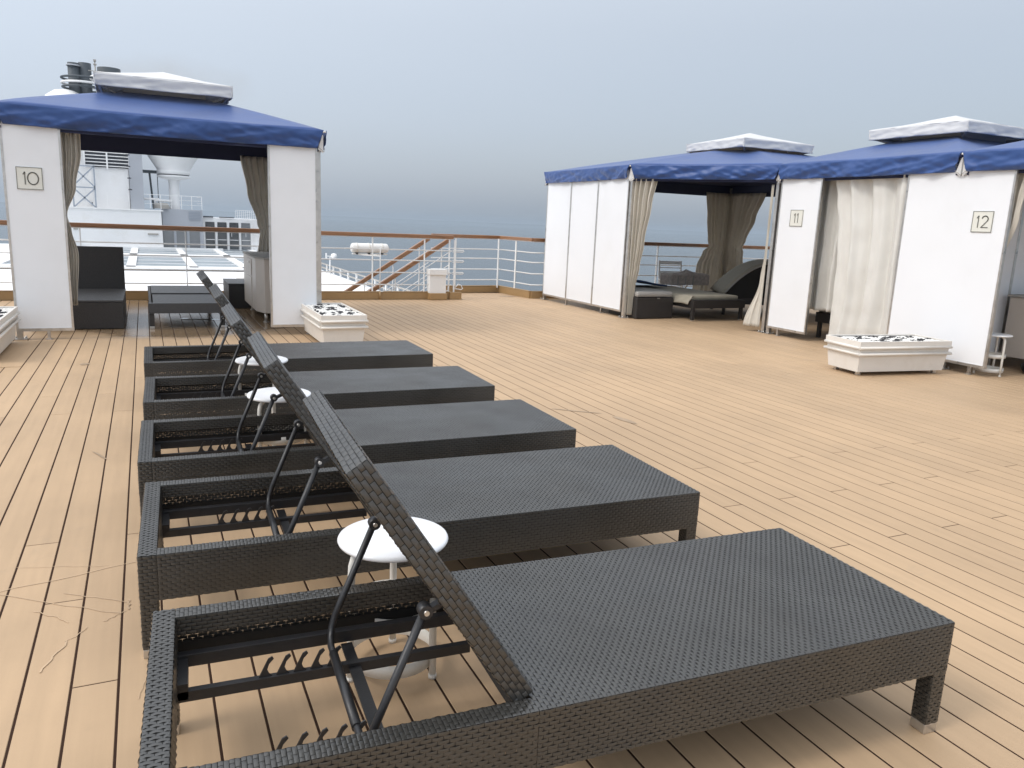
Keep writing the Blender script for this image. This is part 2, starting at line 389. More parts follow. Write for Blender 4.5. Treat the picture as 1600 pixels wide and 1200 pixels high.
# ------------------------------------------------------------------ ship, sea
hull = MB()
hull.box((3.5, -6, -12.6), (25, 38.6, 24)); o = hull.build('ship_hull', 'ship_white'); o['kind'] = 'structure'
hull = MB(); hull.box((-6.0, 46.0, -13.2), (32.6, 65, 22.2)); lower = hull.build('lower_deck_roof', 'ship_white'); lower['kind'] = 'structure'
def sea_mat():
    m = bpy.data.materials.new('sea'); m.use_nodes = True; t = m.node_tree; b = t.nodes['Principled BSDF']
    b.inputs['Base Color'].default_value = (.034, .055, .070, 1); b.inputs['Roughness'].default_value = .22; b.inputs['IOR'].default_value = 1.33
    g = N(t, 'ShaderNodeNewGeometry'); hs = []
    for sc, st, w in ((.05, (1, 1.8, 1), 1.0), (.25, (1, 1.5, 1), .6), (1.2, (1, 1.2, 1), .3)):
        mp_ = N(t, 'ShaderNodeMapping'); mp_.inputs['Scale'].default_value = st; t.links.new(g.outputs['Position'], mp_.inputs[0])
        n = N(t, 'ShaderNodeTexNoise'); n.inputs['Scale'].default_value = sc; n.inputs['Detail'].default_value = 5; t.links.new(mp_.outputs[0], n.inputs['Vector'])
        bp = N(t, 'ShaderNodeBump'); bp.inputs['Strength'].default_value = .55*w; bp.inputs['Distance'].default_value = .35/sc*.08
        t.links.new(n.outputs[0], bp.inputs['Height'])
        if hs: t.links.new(hs[-1].outputs[0], bp.inputs['Normal'])
        hs.append(bp)
    t.links.new(hs[-1].outputs[0], b.inputs['Normal'])
    return m
mb = MB(); S = 22000; mb.quad((-S, -S, -24), (S, -S, -24), (S, S, -24), (-S, S, -24)); o = mb.build('sea', sea_mat()); o['kind'] = 'structure'
HZ = MB(); HZ.box((0, 0, -3.0), (9000, 9000, 44.0))
hm = bpy.data.materials.new('haze'); hm.use_nodes = True; t = hm.node_tree; t.nodes.remove(t.nodes['Principled BSDF'])
pv = N(t, 'ShaderNodeVolumePrincipled'); pv.inputs['Color'].default_value = (.52, .60, .68, 1); pv.inputs['Density'].default_value = .00026; pv.inputs['Anisotropy'].default_value = .2
t.links.new(pv.outputs[0], t.nodes['Material Output'].inputs['Volume'])
hz = HZ.build('haze', hm); hz['kind'] = 'stuff'

# ------------------------------------------------------------------ weave
def weave(mb, O, U, V, lu, lv, L=.025, Wd=.0108, h=.0030, seed=0, gv=.055, gu=.955):
    """arched rattan strokes in running bond; strokes lie along U, rows stack along V, relief towards U x V"""
    O, U, V = Vector(O), Vector(U).normalized(), Vector(V).normalized(); Nn = U.cross(V)
    nr = max(1, round(lv/Wd)); wv = lv/nr; nc = max(1, round(lu/L)); wu = lu/nc
    rnd = random.Random(seed)
    prof = (0, .5, 1); hp = (0.0, 1.0, 0.0)
    for r in range(nr):
        sh = .5*(r % 2)
        v0, v1 = (r+gv)*wv, (r+1-gv)*wv
        for c in range(-1, nc+1):
            a = (c+sh)*wu; b = a+wu*gu
            a = max(a, 0); b = min(b, lu)
            if b-a < .25*wu: continue
            hh = h*rnd.uniform(.8, 1.2); i0 = len(mb.v); j1 = rnd.uniform(-.0005, .0005)
            for k in range(3):
                uu = a+(b-a)*prof[k]
                for q, vv in enumerate((v0, (v0+v1)/2, v1)):
                    z = hh*hp[k]*(1.0 if q == 1 else .72) + (.0006 if q == 1 else 0)
                    p = O+U*uu+V*(vv+j1)+Nn*z; mb.v.append((p.x, p.y, p.z))
            for k in range(2):
                for q in range(2):
                    x = i0+k*3+q; mb.f.append((x, x+3, x+4, x+1)); mb.sm.append(True)

# ------------------------------------------------------------------ rattan sun lounger
LL, LW, LT, LB = 2.115, .73, .355, .20
def make_lounger():
    root = empty('sun_lounger')
    def woven_box(name, x0, x1, y0, y1, z0, z1, faces, parent=root, core=True, L=.026):
        b = MB(); g = .0006
        if core: b.box(((x0+x1)/2, (y0+y1)/2, (z0+z1)/2), (x1-x0-2*g, y1-y0-2*g, z1-z0-2*g))
        o = b.build(name, 'rattan_core', parent)
        w = MB()
        if 't' in faces: weave(w, (x0, y0, z1), (1, 0, 0), (0, 1, 0), x1-x0, y1-y0, L=L)
        if 'T' in faces: weave(w, (x1, y0, z1), (0, 1, 0), (-1, 0, 0), y1-y0, x1-x0, L=L)
        if 'f' in faces: weave(w, (x0, y0, z0), (1, 0, 0), (0, 0, 1), x1-x0, z1-z0, L=L)
        if 'b' in faces: weave(w, (x1, y1, z0), (-1, 0, 0), (0, 0, 1), x1-x0, z1-z0, L=L)
        if 'l' in faces: weave(w, (x0, y1, z0), (0, -1, 0), (0, 0, 1), y1-y0, z1-z0, L=L)
        if 'r' in faces: weave(w, (x1, y0, z0), (0, 1, 0), (0, 0, 1), y1-y0, z1-z0, L=L)
        wo = w.build('rattan_weave', 'rattan', o); wo['kind'] = 'stuff'
        return o
    hx = .815
    # side rails of the open head part: outer and inner weave with a narrow hollow between
    for (y0, y1) in ((0, .052), (LW-.052, LW)):
        woven_box('side_rail', .055, hx, y0, y1, LT-.052, LT, 'Tfb', core=True)
        w = MB()      # lower part of the rail: two open weaves, light shows through the gaps
        yo = y0 if y0 < .1 else y1
        weave(w, (.055, yo+(.001 if y0 < .1 else -.001), LB), (1, 0, 0), (0, 0, 1), hx-.055, LT-.052-LB, L=.026, gv=.004, gu=.978) if y0 < .1 else weave(w, (hx, yo-.001, LB), (-1, 0, 0), (0, 0, 1), hx-.055, LT-.052-LB, L=.026, gv=.004, gu=.978)
        bk_ = MB(); bk_.box(((.055+hx)/2, yo+(.006 if y0 < .1 else -.006), (LB+.088+LT-.052)/2), (hx-.056, .003, LT-.052-LB-.088)); bk_.box(((.055+hx)/2, yo+(.006 if y0 < .1 else -.006), LB+.029), (hx-.056, .003, .058)); bk_.build('rail_backing', 'rattan_core', root)
        wo = w.build('rail_weave', 'rattan', root); wo['kind'] = 'stuff'
    woven_box('head_rail', 0, .055, 0, LW, LB, LT, 'tflrb', L=.0275)
    bed = woven_box('bed', hx, LL, 0, LW, LB+.05, LT, 'Tfbr')
    woven_box('side_apron', hx, LL, 0, .03, LB, LB+.05, 'fb'); woven_box('side_apron', hx, LL, LW-.03, LW, LB, LB+.05, 'fb')
    woven_box('end_apron', LL-.03, LL, .03, LW-.03, LB, LB+.05, 'lr')
    for x in (.0, LL-.052):
        for y in (.0, LW-.052):
            lg = woven_box('leg', x+.001, x+.051, y+.001, y+.051, .035, LB, 'flrb')
            b = MB(); b.box((x+.026, y+.026, .0195), (.05, .05, .031)); b.build('foot_cap', 'steel', lg, bevel=.003)
    # inner steel frame: tube along each side, ratchet bar with hooks, end plate
    for s, y in ((1, .07), (-1, LW-.07)):
        b = MB(); b.box((hx/2+.03, y, .240), (hx-.02, .024, .036)); b.build('inner_rail', 'black_metal', root, bevel=.002)
        yr = y+s*.125
        b = MB(); b.box((hx/2+.03, yr, .212), (hx-.02, .02, .028)); b.box((.065, (y+yr)/2, .226), (.035, abs(yr-y)+.02, .044))
        for k in range(5):
            x = .256+k*.044
            i0 = len(b.v); prof = [(px, pz-.006) for px, pz in ((x-.004, .230), (x+.034, .230), (x+.023, .240), (x+.019, .252), (x+.024, .267), (x+.036, .280), (x+.032, .287), (x+.022, .282), (x+.010, .258))]
            for sy in (-.002, .002):
                for px, pz in prof: b.v.append((px, yr+sy, pz))
            n = len(prof); b.f.append(tuple(range(i0, i0+n))); b.sm.append(False); b.f.append(tuple(range(i0+2*n-1, i0+n-1, -1))); b.sm.append(False)
            for j in range(n):
                a = i0+j; c = i0+(j+1) % n; b.f.append((a, a+n, c+n, c)); b.sm.append(False)
        b.build('ratchet_bar', 'black_metal', root)
    b = MB(); b.box((.503, LW/2, .212), (.032, LW-.15, .006)); b.build('cross_brace', 'black_metal', root)
    # bent support strut (one tube): pivots on the back, bends down, crosses over
    x1, z1, x2, z2 = .575, .585, .456, .268
    pts = [(x1, .105, z1), (x2+.012, .105, z2+.06), (x2, .11, z2+.025), (x2-.005, .125, z2), (x2-.01, .16, z2-.006), (x2-.01, LW-.16, z2-.006), (x2-.005, LW-.125, z2), (x2, LW-.11, z2+.025), (x2+.012, LW-.105, z2+.06), (x1, LW-.105, z1)]
    b = MB(); b.tube(pts, .0095, 10); st = b.build('support_strut', 'black_metal', root)
    b = MB(); b.tube([(x2-.01, .20, z2-.006), (x2-.01, LW-.2, z2-.006)], .0125, 12); b.build('strut_sleeve', 'black_metal', st)
    for y in (.105, LW-.105):
        b = MB(); b.tube([(x1, y-.014, z1), (x1, y+.014, z1)], .016, 12); b.build('pivot_lug', 'black_metal', st)
        b = MB(); b.tube([(x1, y-.018, z1), (x1, y+.018, z1)], .006, 10); b.build('bolt', 'steel', st)
        b = MB(); b.bar((x1+.008, y, z1), (x1+.034, y, z1+.012), .02, .012); b.build('bracket', 'black_metal', st)
    # backrest slab raised on its strut
    ang = math.atan2(.585, -.385); L = .70; th = .050
    d = Vector((math.cos(ang), 0, math.sin(ang))); nn = Vector((math.sin(ang), 0, -math.cos(ang)))      # nn points to the sitting side
    base = Vector((.800, 0, LT+.002))
    y0, y1 = .052, LW-.032
    back = MB(); mt = Matrix((d, Vector((0, 1, 0)), nn)).transposed()
    cc = base + d*(L/2) + Vector((0, (y0+y1)/2, 0)); back.box(cc, (L-.001, y1-y0-.001, th-.001), mt)
    bo = back.build('backrest', 'rattan_core', root)
    w = MB(); f0 = base+nn*(th/2); r0 = base-nn*(th/2)
    weave(w, f0+Vector((0, y0, 0)), (0, 1, 0), d, y1-y0, L)               # sitting side
    weave(w, r0+d*L+Vector((0, y0, 0)), (0, 1, 0), -d, y1-y0, L)                      # rear
    weave(w, f0+Vector((0, y0, 0)), d, -nn, L, th, L=.030, Wd=.0125, h=.0038)      # near edge
    weave(w, f0+d*L+Vector((0, y1, 0)), -d, -nn, L, th, L=.030, Wd=.0125, h=.0038)
    weave(w, f0+d*L+Vector((0, y0, 0)), (0, 1, 0), -nn, y1-y0, th, L=.030, Wd=.0125, h=.0038)  # top
    wo = w.build('rattan_weave', 'rattan', bo); wo['kind'] = 'stuff'
    return root
lounger = make_lounger()
spots = [(-.065, 1.408, -2.85, 'dark rattan sun lounger nearest the camera, its foot end at the lower right'),
         (-.07, 2.52, -1.9, 'dark rattan sun lounger second from the camera, beside the nearest white stool'),
         (-.075, 3.53, -1.1, 'dark rattan sun lounger in the middle of the row of five'),
         (-.055, 4.67, -1.2, 'dark rattan sun lounger fourth from the camera, between the two farther white stools'),
         (-.05, 5.90, -.3, 'dark rattan sun lounger farthest from the camera in the row, nearest the white planter')]
GL = 'dark rattan sun loungers in a row with raised backs'
for i, (x, y, a, lab) in enumerate(spots):
    o = lounger if i == 0 else copy_tree(lounger)
    o.location = (x, y, 0); o.rotation_euler = (0, 0, R(a)); tag(o, lab, 'sun lounger', GL)

# ------------------------------------------------------------------ round white stool
def make_stool():
    root = empty('round_stool')
    b = MB(); b.lathe([(0, .448), (.160, .450), (.168, .447), (.171, .441), (.168, .434), (.155, .431), (0, .431)], n=56); b.build('seat', 'stool_white', root)
    for k in range(3):
        a = R(65+120*k); c, s = math.cos(a), math.sin(a)
        pts = [(r*c, r*s, z) for r, z in ((.095, .428), (.118, .422), (.134, .405), (.141, .38), (.143, .34), (.145, .18), (.147, .012))]
        lg = MB(); lg.tube(pts, .0115, 12); l_ = lg.build('leg', 'stool_leg', root)
        lg = MB(); lg.tube([(.147*c, .147*s, .0), (.147*c, .147*s, .014)], .013, 12); lg.build('foot', 'stool_leg', l_)
    for z, nm in ((.215, 'upper_ring'), (.058, 'lower_ring')):
        b = MB(); b.lathe([(.132, z-.021), (.136, z-.021), (.136, z+.021), (.132, z+.021), (.132, z-.021)], n=56); b.build(nm, 'stool_leg', root)
    return root
stool = make_stool()
GS = 'round white metal stools'
for i, (x, y, a, lab) in enumerate([(.656, 2.205, 8, 'round white stool standing between the two nearest loungers'),
                    (.625, 4.30, 30, 'round white stool just beyond the middle lounger, second of the three between loungers'),
                    (.670, 5.37, -10, 'small looking round white stool beside the farthest lounger'),
                    (8.37, 5.43, 75, 'round white stool at the right edge beside the panel numbered 12')]):
    o = stool if i == 0 else copy_tree(stool)
    o.location = (x, y, .004); o.rotation_euler = (0, 0, R(a)); tag(o, lab, 'stool', GS)

# ------------------------------------------------------------------ planters
def make_planter(name, L, Wd, H, loc, rz, label, seed):
    root = empty(name, loc, rz, label, 'planter', 'white planter boxes filled with pebbles')
    def ring(mb, z0, z1, k0, k1, th=None):
        for sx, sy, l_, w_ in ((0, -1, L, Wd), (0, 1, L, Wd), (-1, 0, L, Wd), (1, 0, L, Wd)): pass
    b = MB(); z0, z1 = .045, H*.62
    def frust(b, z0, z1, e0, e1):
        i = len(b.v)
        for z, e_ in ((z0, e0), (z1, e1)):
            for x, y in ((-1, -1), (1, -1), (1, 1), (-1, 1)): b.v.append((x*(L/2+e_), y*(Wd/2+e_), z))
        for f in ((3, 2, 1, 0), (4, 5, 6, 7), (0, 1, 5, 4), (1, 2, 6, 5), (2, 3, 7, 6), (3, 0, 4, 7)): b.f.append(tuple(i+q for q in f)); b.sm.append(False)
    frust(b, z0, z1, -.040, -.02); b.build('box_body', 'planter', root, bevel=.003)
    b = MB(); frust(b, z1+.001, H-.06, -.02, -.012); b.build('box_collar', 'planter', root, bevel=.003)
    for z in (H*.64, H*.82):
        b = MB(); e_ = .003; r_ = .0145
        b.tube([(-L/2-e_, -Wd/2-e_, z), (L/2+e_, -Wd/2-e_, z)], r_, 10); b.tube([(-L/2-e_, Wd/2+e_, z), (L/2+e_, Wd/2+e_, z)], r_, 10)
        b.tube([(-L/2-e_, -Wd/2-e_, z), (-L/2-e_, Wd/2+e_, z)], r_, 10); b.tube([(L/2+e_, -Wd/2-e_, z), (L/2+e_, Wd/2+e_, z)], r_, 10)
        b.build('moulding', 'planter', root)
    b = MB(); t_ = .022
    for y in (-Wd/2+t_/2, Wd/2-t_/2): b.box((0, y, H-.03), (L, t_, .061))
    for x in (-L/2+t_/2, L/2-t_/2): b.box((x, 0, H-.03), (t_, Wd-2*t_-.001, .061))
    b.build('rim', 'planter', root, bevel=.003)
    b = MB(); b.box((0, 0, H-.035), (L-2*t_, Wd-2*t_, .02)); b.build('soil_bed', 'rattan_core', root)
    for x in (-L/2+.10, L/2-.10):
        for y in (-Wd/2+.10, Wd/2-.10):
            b = MB(); b.box((x, y, .028), (.035, .035, .046)); b.tube([(x+.03, y, .004), (x+.03, y, .02)], .008, 8); b.build('foot', 'steel', root)
    rnd = random.Random(seed); bw, bb = MB(), MB()
    def pebble(mb, x, y, z, r):
        k = rnd.random()*6; n = 8; rows = ((0, 1), (.62, .78), (1, .1), (.62, -.6))
        i0 = len(mb.v); ex = rnd.uniform(.7, 1.1); ez = rnd.uniform(.45, .65)
        for rr, zz in rows:
            for j in range(n):
                a = 2*math.pi*j/n; xx, yy = rr*r*math.cos(a), rr*r*math.sin(a)*ex
                mb.v.append((x+xx*math.cos(k)-yy*math.sin(k), y+xx*math.sin(k)+yy*math.cos(k), z+zz*r*ez))
        for q in range(3):
            for j in range(n):
                a = i0+q*n+j; b_ = i0+q*n+(j+1) % n; mb.f.append((a, a+n, b_+n, b_)); mb.sm.append(True)
    d = .021; nx = int((L-.06)/d); ny = int((Wd-.06)/d)
    for i in range(nx):
        for j in range(ny):
            x = -L/2+.035+i*d+rnd.uniform(-.006, .006); y = -Wd/2+.035+j*d+rnd.uniform(-.006, .006)
            black = nz3(x*8+seed, y*13+seed)+rnd.uniform(-.10, .10) > .20+1.1*max(0, abs(x)/L+abs(y)/Wd-.55)
            pebble(bb if black else bw, x, y, H-.022+rnd.uniform(-.004, .006)+(.006 if black else 0), rnd.uniform(.012, .018))
    o = bw.build('white_pebbles', 'pebble_w', root); o['kind'] = 'stuff'
    o = bb.build('black_pebbles', 'pebble_b', root); o['kind'] = 'stuff'
    return root
make_planter('planter', 1.24, .50, .37, (1.90, 8.93, 0), R(90), 'white pebble planter behind the farthest lounger, beside the number 10 cabana', 3)
make_planter('planter', 1.24, .50, .37, (-1.47, 8.72, 0), R(90), 'white pebble planter at the left edge of the picture, below the number 10', 9)
make_planter('planter', 1.22, .52, .37, (7.26, 5.86, 0), R(-6.5), 'long white planter of pebbles in front of the panel numbered 12', 5)

# ------------------------------------------------------------------ cabanas
ZE, ZV = 2.37, 2.165       # eave top, valance bottom
def lerp(a, b, t): return a+(b-a)*t
def cloth_edge(mb, P, Q, n_out, seed, sag=.02):
    """valance along P-Q: wrinkled skirt, open at the corners"""
    P, Q = Vector(P), Vector(Q); Ln = (Q-P).length; d = (Q-P)/Ln
    nu = max(16, int(Ln/.035))
    def fn(u, v):
        s = u*Ln; e_ = min(s, Ln-s)
        inset = .075*math.exp(-e_/.10)*v                       # corners pulled back
        p = P + d*(s + (inset if s < Ln/2 else -inset))
        w = .012*nz3(s*5+seed, v*1.6)+.016*nz3(s*2.1+seed, v*.7+5)+.010*nz3(s*11, v*3+seed)
        w += .012*nz3(s*3.5+v*3.5+seed*2, 7.7)
        z = ZE - (ZE-ZV)*v + .006*nz3(s*1.6, seed)*v - .010*math.sin(math.pi*u)
        w -= .055*abs(nz3(s*2.2+v*1.4+seed, v*.9+seed)) + .030*abs(nz3(s*4.6-v*2.1+seed*3, v*1.5)) + .007*abs(nz3(s*9+v*3+seed, v*2.5))
        o = n_out*(.042+w*(.25+v)*1.1 + .014*math.sin(v*3.0))
        return (p.x+o.x, p.y+o.y, z)
    mb.grid(fn, nu*2, 14)
def make_roof(root, poly, cap_c, cap_h, seed, cap_rot=0):
    n = len(poly); c = Vector((cap_c[0], cap_c[1]))
    # ccw polygon -> outward normals
    off = []
    for i in range(n):
        p, a, b = Vector(poly[i]), Vector(poly[i-1]), Vector(poly[(i+1) % n])
        e1 = (p-a).normalized(); e2 = (b-p).normalized(); n1 = Vector((e1.y, -e1.x)); n2 = Vector((e2.y, -e2.x))
        bi = (n1+n2).normalized(); off.append(p+bi*(.035/max(.4, bi.dot(n1))))
    zr = 2.70
    mb = MB()
    inner = [c+(p-c)*.30 for p in off]
    for i in range(n):
        P, Q = off[i], off[(i+1) % n]; A, B = inner[i], inner[(i+1) % n]
        e_ = (Q-P).normalized(); no = Vector((e_.y, -e_.x))
        def fn(u, v, P=P, Q=Q, A=A, B=B, no=no):
            p = lerp(lerp(P, Q, u), lerp(A, B, u), v); hipk = min(u, 1-u)
            z = ZE+(zr-ZE)*(v**.93) - .018*math.sin(math.pi*v)*min(1, hipk*5) + .010*nz3(p.x*1.6+seed, p.y*1.6) * (1-v)
            return (p.x, p.y, z-.010*math.sin(math.pi*u)*(1-v))
        mb.grid(fn, 26, 12)
    mb.build('roof_canvas', 'canvas', root, merge=True, solid=.006)
    shd = MB(); shd.v = [(x, y, z-.02) for x, y, z in mb.v]; shd.f = mb.f; shd.sm = mb.sm; shd.build('roof_shade_sheet', 'canvas_shaded', root, merge=True)  # added dark sheet under the roof, its colour stands for interior shade
    for i in range(n):
        P, Q = off[i], off[(i+1) % n]; e_ = (Q-P).normalized(); no = Vector((e_.y, -e_.x))
        mb = MB(); cloth_edge(mb, (*P, 0), (*Q, 0), Vector((no.x, no.y, 0)), seed+i*3.7)
        mb.build('valance', 'canvas', root, solid=.005)
        mb = MB(); mb.bar((*(P-no*.03), ZE-.035), (*(Q-no*.03), ZE-.035), .03, .05); mb.build('eave_beam', 'canvas_shaded', root)  # beam coloured dark to sink into the painted shade
        mb = MB(); mb.bar((*(P-no*.055), (ZE+2.13)/2-.02), (*(Q-no*.055), (ZE+2.13)/2-.02), .006, ZE-2.13-.04); mb.build('inner_shade_strip', 'canvas_shaded', root)  # added dark strip behind the valance, shade painted as colour
    # corner pegs, white corner flaps and tie cords
    for i in range(n):
        p = off[i]; a, b = off[i-1], off[(i+1) % n]
        e1 = (a-p).normalized(); e2 = (b-p).normalized(); bi = -(e1+e2).normalized()
        mb = MB(); q = p+bi*.002
        mb.quad((*(q+e1*.012), ZE-.055), (*(q+e1*.062), ZV-.01), (*(q-bi*.004), ZV-.05), (*(q-bi*.002), ZE-.05))
        mb.quad((*(q-bi*.002), ZE-.05), (*(q-bi*.004), ZV-.05), (*(q+e2*.062), ZV-.01), (*(q+e2*.012), ZE-.055))
        mb.build('corner_flap', 'cap_vinyl', root, solid=.004)
        mb = MB(); mb.tube([(*(p-bi*.01), ZE-.02), (*(p+bi*.035), ZE-.018)], .011, 10); mb.build('corner_peg', 'white_paint', root)
        mb = MB(); mb.tube([(*(p+e1*.08+bi*.03), ZV+.012), (*(p+bi*.014), ZV-.035), (*(p+e2*.08+bi*.03), ZV+.012)], .003, 6); mb.build('tie_cord', 'lamp_grey', root)
    # raised white cap with a skirt over a framed vent gap
    h = cap_h
    def cp(x, y): 
        cr, sr = math.cos(cap_rot), math.sin(cap_rot); return (c.x+x*cr-y*sr, c.y+x*sr+y*cr)
    zc = 2.845; zb = 2.715; za = 3.03
    mb = MB(); cs = [(-h, -h), (h, -h), (h, h), (-h, h)]
    for i in range(4):
        a, b = Vector(cs[i]), Vector(cs[(i+1) % 4]); e_ = (b-a).normalized(); no = Vector((e_.y, -e_.x))
        def f1(u, v, a=a, b=b):
            q = lerp(a, b, u)*(1-v); z = lerp(zc, za, v) - .012*math.sin(math.pi*v) + .006*nz3(q.x*3+seed, q.y*3)
            x, y = cp(q.x, q.y); return (x, y, z)
        mb.grid(f1, 18, 10)
        def f2(u, v, a=a, b=b, no=no):
            q = lerp(a, b, u); w = .010*nz3(u*9+seed+i*5, v*2)+.010*nz3(u*4+v*3+seed, i*2.0)-.018*abs(nz3(u*5+v*1.5+seed, v+i*3.0))-.008*abs(nz3(u*13-v*2+seed, v*1.5+i*3.0))
            q = q+no*(w*(.4+v)-.012*v*math.exp(-min(u, 1-u)*14)); x, y = cp(q.x, q.y)
            return (x, y, zc-(zc-zb)*v+.008*nz3(u*5, seed+i)*v)
        mb.grid(f2, 60, 8)
    mb.build('roof_cap', 'cap_vinyl', root, merge=True, solid=.005)
    mb = MB(); k = h-.05
    for i in range(4):
        a, b = Vector(cs[i])*(k/h), Vector(cs[(i+1) % 4])*(k/h)
        mb.bar((*cp(*a), zb+.02), (*cp(*b), zb+.02), .03, .03)
    for a in cs:
        a = Vector(a)*(k/h); mb.bar((*cp(*a), zb+.02), (c.x, c.y, za-.03), .025, .025); mb.bar((*cp(*a), zb+.015), (*cp(*(a*.62)), zr-.07), .02, .02)
    mb.build('cap_frame', 'lamp_grey', root)
    mb = MB(); k = h*.60
    for i in range(4):
        a, b = Vector(cs[i])*(k/h), Vector(cs[(i+1) % 4])*(k/h); x0, y0 = cp(*a); x1, y1 = cp(*b)
        mb.quad((x0, y0, zr-.10), (x1, y1, zr-.10), (x1, y1, zc-.03), (x0, y0, zc-.03))
    mb.build('vent_mesh', 'lamp_grey', root, solid=.004)
def post(root, x, y, h=ZE-.06, w=.055):
    mb = MB(); mb.box((x, y, h/2+.004), (w, w, h)); p = mb.build('corner_post', 'steel', root, bevel=.004)
    mb = MB(); mb.box((x, y, .010), (w+.07, w+.07, .008))
    for sx in (-1, 1):
        for sy in (-1, 1): mb.tube([(x+sx*(w/2+.02), y+sy*(w/2+.02), .012), (x+sx*(w/2+.02), y+sy*(w/2+.02), .035)], .008, 8)
    mb.build('base_plate', 'steel', p)
def panel_run(root, P, Q, n, zb=.098, zt=ZE-.05, feet=None, label=None):
    """n framed white panels between P and Q"""
    P, Q = Vector(P), Vector(Q); d = (Q-P); L = d.length; d.normalize(); w = L/n; ang = math.atan2(d.y, d.x); m = Matrix.Rotation(ang, 3, 'Z')
    for i in range(n):
        c = P+d*(w*(i+.5))
        mb = MB(); mb.box((c.x, c.y, (zb+zt)/2), (w-.040, .026, zt-zb-.05), m); pn = mb.build('wall_panel', 'panel_white', root, bevel=.003)
        fr = MB()
        for s in (-1, 1):
            q = c+d*s*(w/2-.0115); fr.box((q.x, q.y, (zb+zt)/2), (.021, .036, zt-zb), m)
        for z in (zb+.0125, zt-.0125): fr.box((c.x, c.y, z), (w-.045, .036, .025), m)
        fr.build('panel_frame', 'steel', pn)
    mb = MB(); mb.bar((*P, zb+.012), (*Q, zb+.012), .046, .030); mb.build('bottom_rail', 'steel', root)
    for f_ in (feet or (.28, .72)):
        q = P+d*L*f_; mb = MB(); mb.box((q.x, q.y, .052), (.028, .028, .096)); mb.box((q.x, q.y, .007), (.06, .06, .006)); mb.build('panel_foot', 'steel', root)
def curtain(root, P, d, rows, folds, amp, m, seed=0, name='curtain', n_out=(0, -1)):
    """rows: (z, start, end, amplitude factor) along direction d from P, top to bottom"""
    P, d = Vector(P), Vector(d).normalized(); no = Vector(n_out); mb = MB(); rn = []
    def row(v):
        k = v*(len(rows)-1); i = min(int(k), len(rows)-2); t_ = k-i; t_ = t_*t_*(3-2*t_)
        return [lerp(rows[i][q], rows[i+1][q], (k-i) if q == 0 else t_) for q in range(4)]
    def fn(u, v):
        z, a, b, f = row(v); s = a+(b-a)*u
        ph = u*folds*2*math.pi + 1.3*nz3(u*3+seed, v*1.2)
        w = amp*f*(math.sin(ph)+.35*math.sin(ph*2.3+seed)+.5*nz3(u*folds*1.3, v*2.5+seed))
        w += .010*nz3(u*6, v*9+seed)
        p = P+d*(s+.004*math.sin(ph+1.2))+no*w
        return (p.x, p.y, z+.008*nz3(u*7, seed)*(1 if v > .95 else 0))
    mb.grid(fn, max(40, folds*12), 44)
    return mb.build(name, m, root, solid=.004)
def strokes(mb, segs, w, o, U, zax, th=.002, n_out=None):
    """flat lettering strokes: polylines in (u, z) on the plane through o"""
    for pts in segs:
        for k in range(len(pts)-1):
            a, b = Vector(pts[k]), Vector(pts[k+1]); dd = (b-a)
            L = dd.length
            if L < 1e-6: continue
            dd.normalize(); a2 = a-dd*w*.25; b2 = b+dd*w*.25; nn = Vector((-dd.y, dd.x))*w/2
            cs = [a2-nn, b2-nn, b2+nn, a2+nn]; i0 = len(mb.v)
            for t_ in (0, th):
                for q in cs: p = o+U*q.x+Vector((0, 0, 1))*q.y+n_out*t_; mb.v.append(tuple(p))
            for f in ((0, 1, 2, 3), (7, 6, 5, 4), (0, 4, 5, 1), (1, 5, 6, 2), (2, 6, 7, 3), (3, 7, 4, 0)): mb.f.append(tuple(i0+q for q in f)); mb.sm.append(False)
def arc(cx, cz, rx, rz, a0, a1, n=22): return [(cx+rx*math.cos(R(lerp(a0, a1, i/n))), cz+rz*math.sin(R(lerp(a0, a1, i/n)))) for i in range(n+1)]
def number_plate(root, text, o, U, n_out, size=.23):
    o, U, n_out = Vector(o), Vector(U), Vector(n_out)
    def bx(mb, u0, u1, z0, z1, t0, t1):
        i0 = len(mb.v)
        for t_ in (t0, t1):
            for u, z in ((u0, z0), (u1, z0), (u1, z1), (u0, z1)): p = o+U*u+Vector((0, 0, z))+n_out*t_; mb.v.append(tuple(p))
        for f in ((0, 1, 2, 3), (7, 6, 5, 4), (0, 4, 5, 1), (1, 5, 6, 2), (2, 6, 7, 3), (3, 7, 4, 0)): mb.f.append(tuple(i0+q for q in f)); mb.sm.append(False)
    s = size/2; mb = MB(); bx(mb, -s, s, -s*.96, s*.96, .0, .006); pl = mb.build('number_plate', 'plate', root)
    mb = MB(); t_ = .006
    bx(mb, -s, s, s*.96-t_, s*.96, .0065, .009); bx(mb, -s, s, -s*.96, -s*.96+t_, .0065, .009); bx(mb, -s, -s+t_, -s*.96+t_, s*.96-t_, .0065, .009); bx(mb, s-t_, s, -s*.96+t_, s*.96-t_, .0065, .009)
    mb.build('plate_border', 'plate_ink', pl)
    H_ = size*.52; z0 = -H_/2; segs = []
    if text == '10':
        segs = [[(-.055, z0+H_*.82), (-.040, z0+H_), (-.040, z0)], arc(.030, 0, .047, H_/2, 0, 360, 30)]
    elif text == '11':
        segs = [[(-.042, z0+H_*.82), (-.024, z0+H_), (-.024, z0)], [(.010, z0+H_*.82), (.028, z0+H_), (.028, z0)]]
    elif text == '12':
        segs = [[(-.062, z0+H_*.82), (-.045, z0+H_), (-.045, z0)],
                arc(.028, z0+H_*.72, .034, H_*.28, 165, -25, 14)+[(-.006, z0), (.066, z0)]]
    mb = MB(); strokes(mb, segs, .0105, o, U, None, .003, n_out)
    for i, v in enumerate(mb.v): mb.v[i] = tuple(Vector(v)+n_out*.0065)
    mb.build('digits', 'plate_ink', pl)

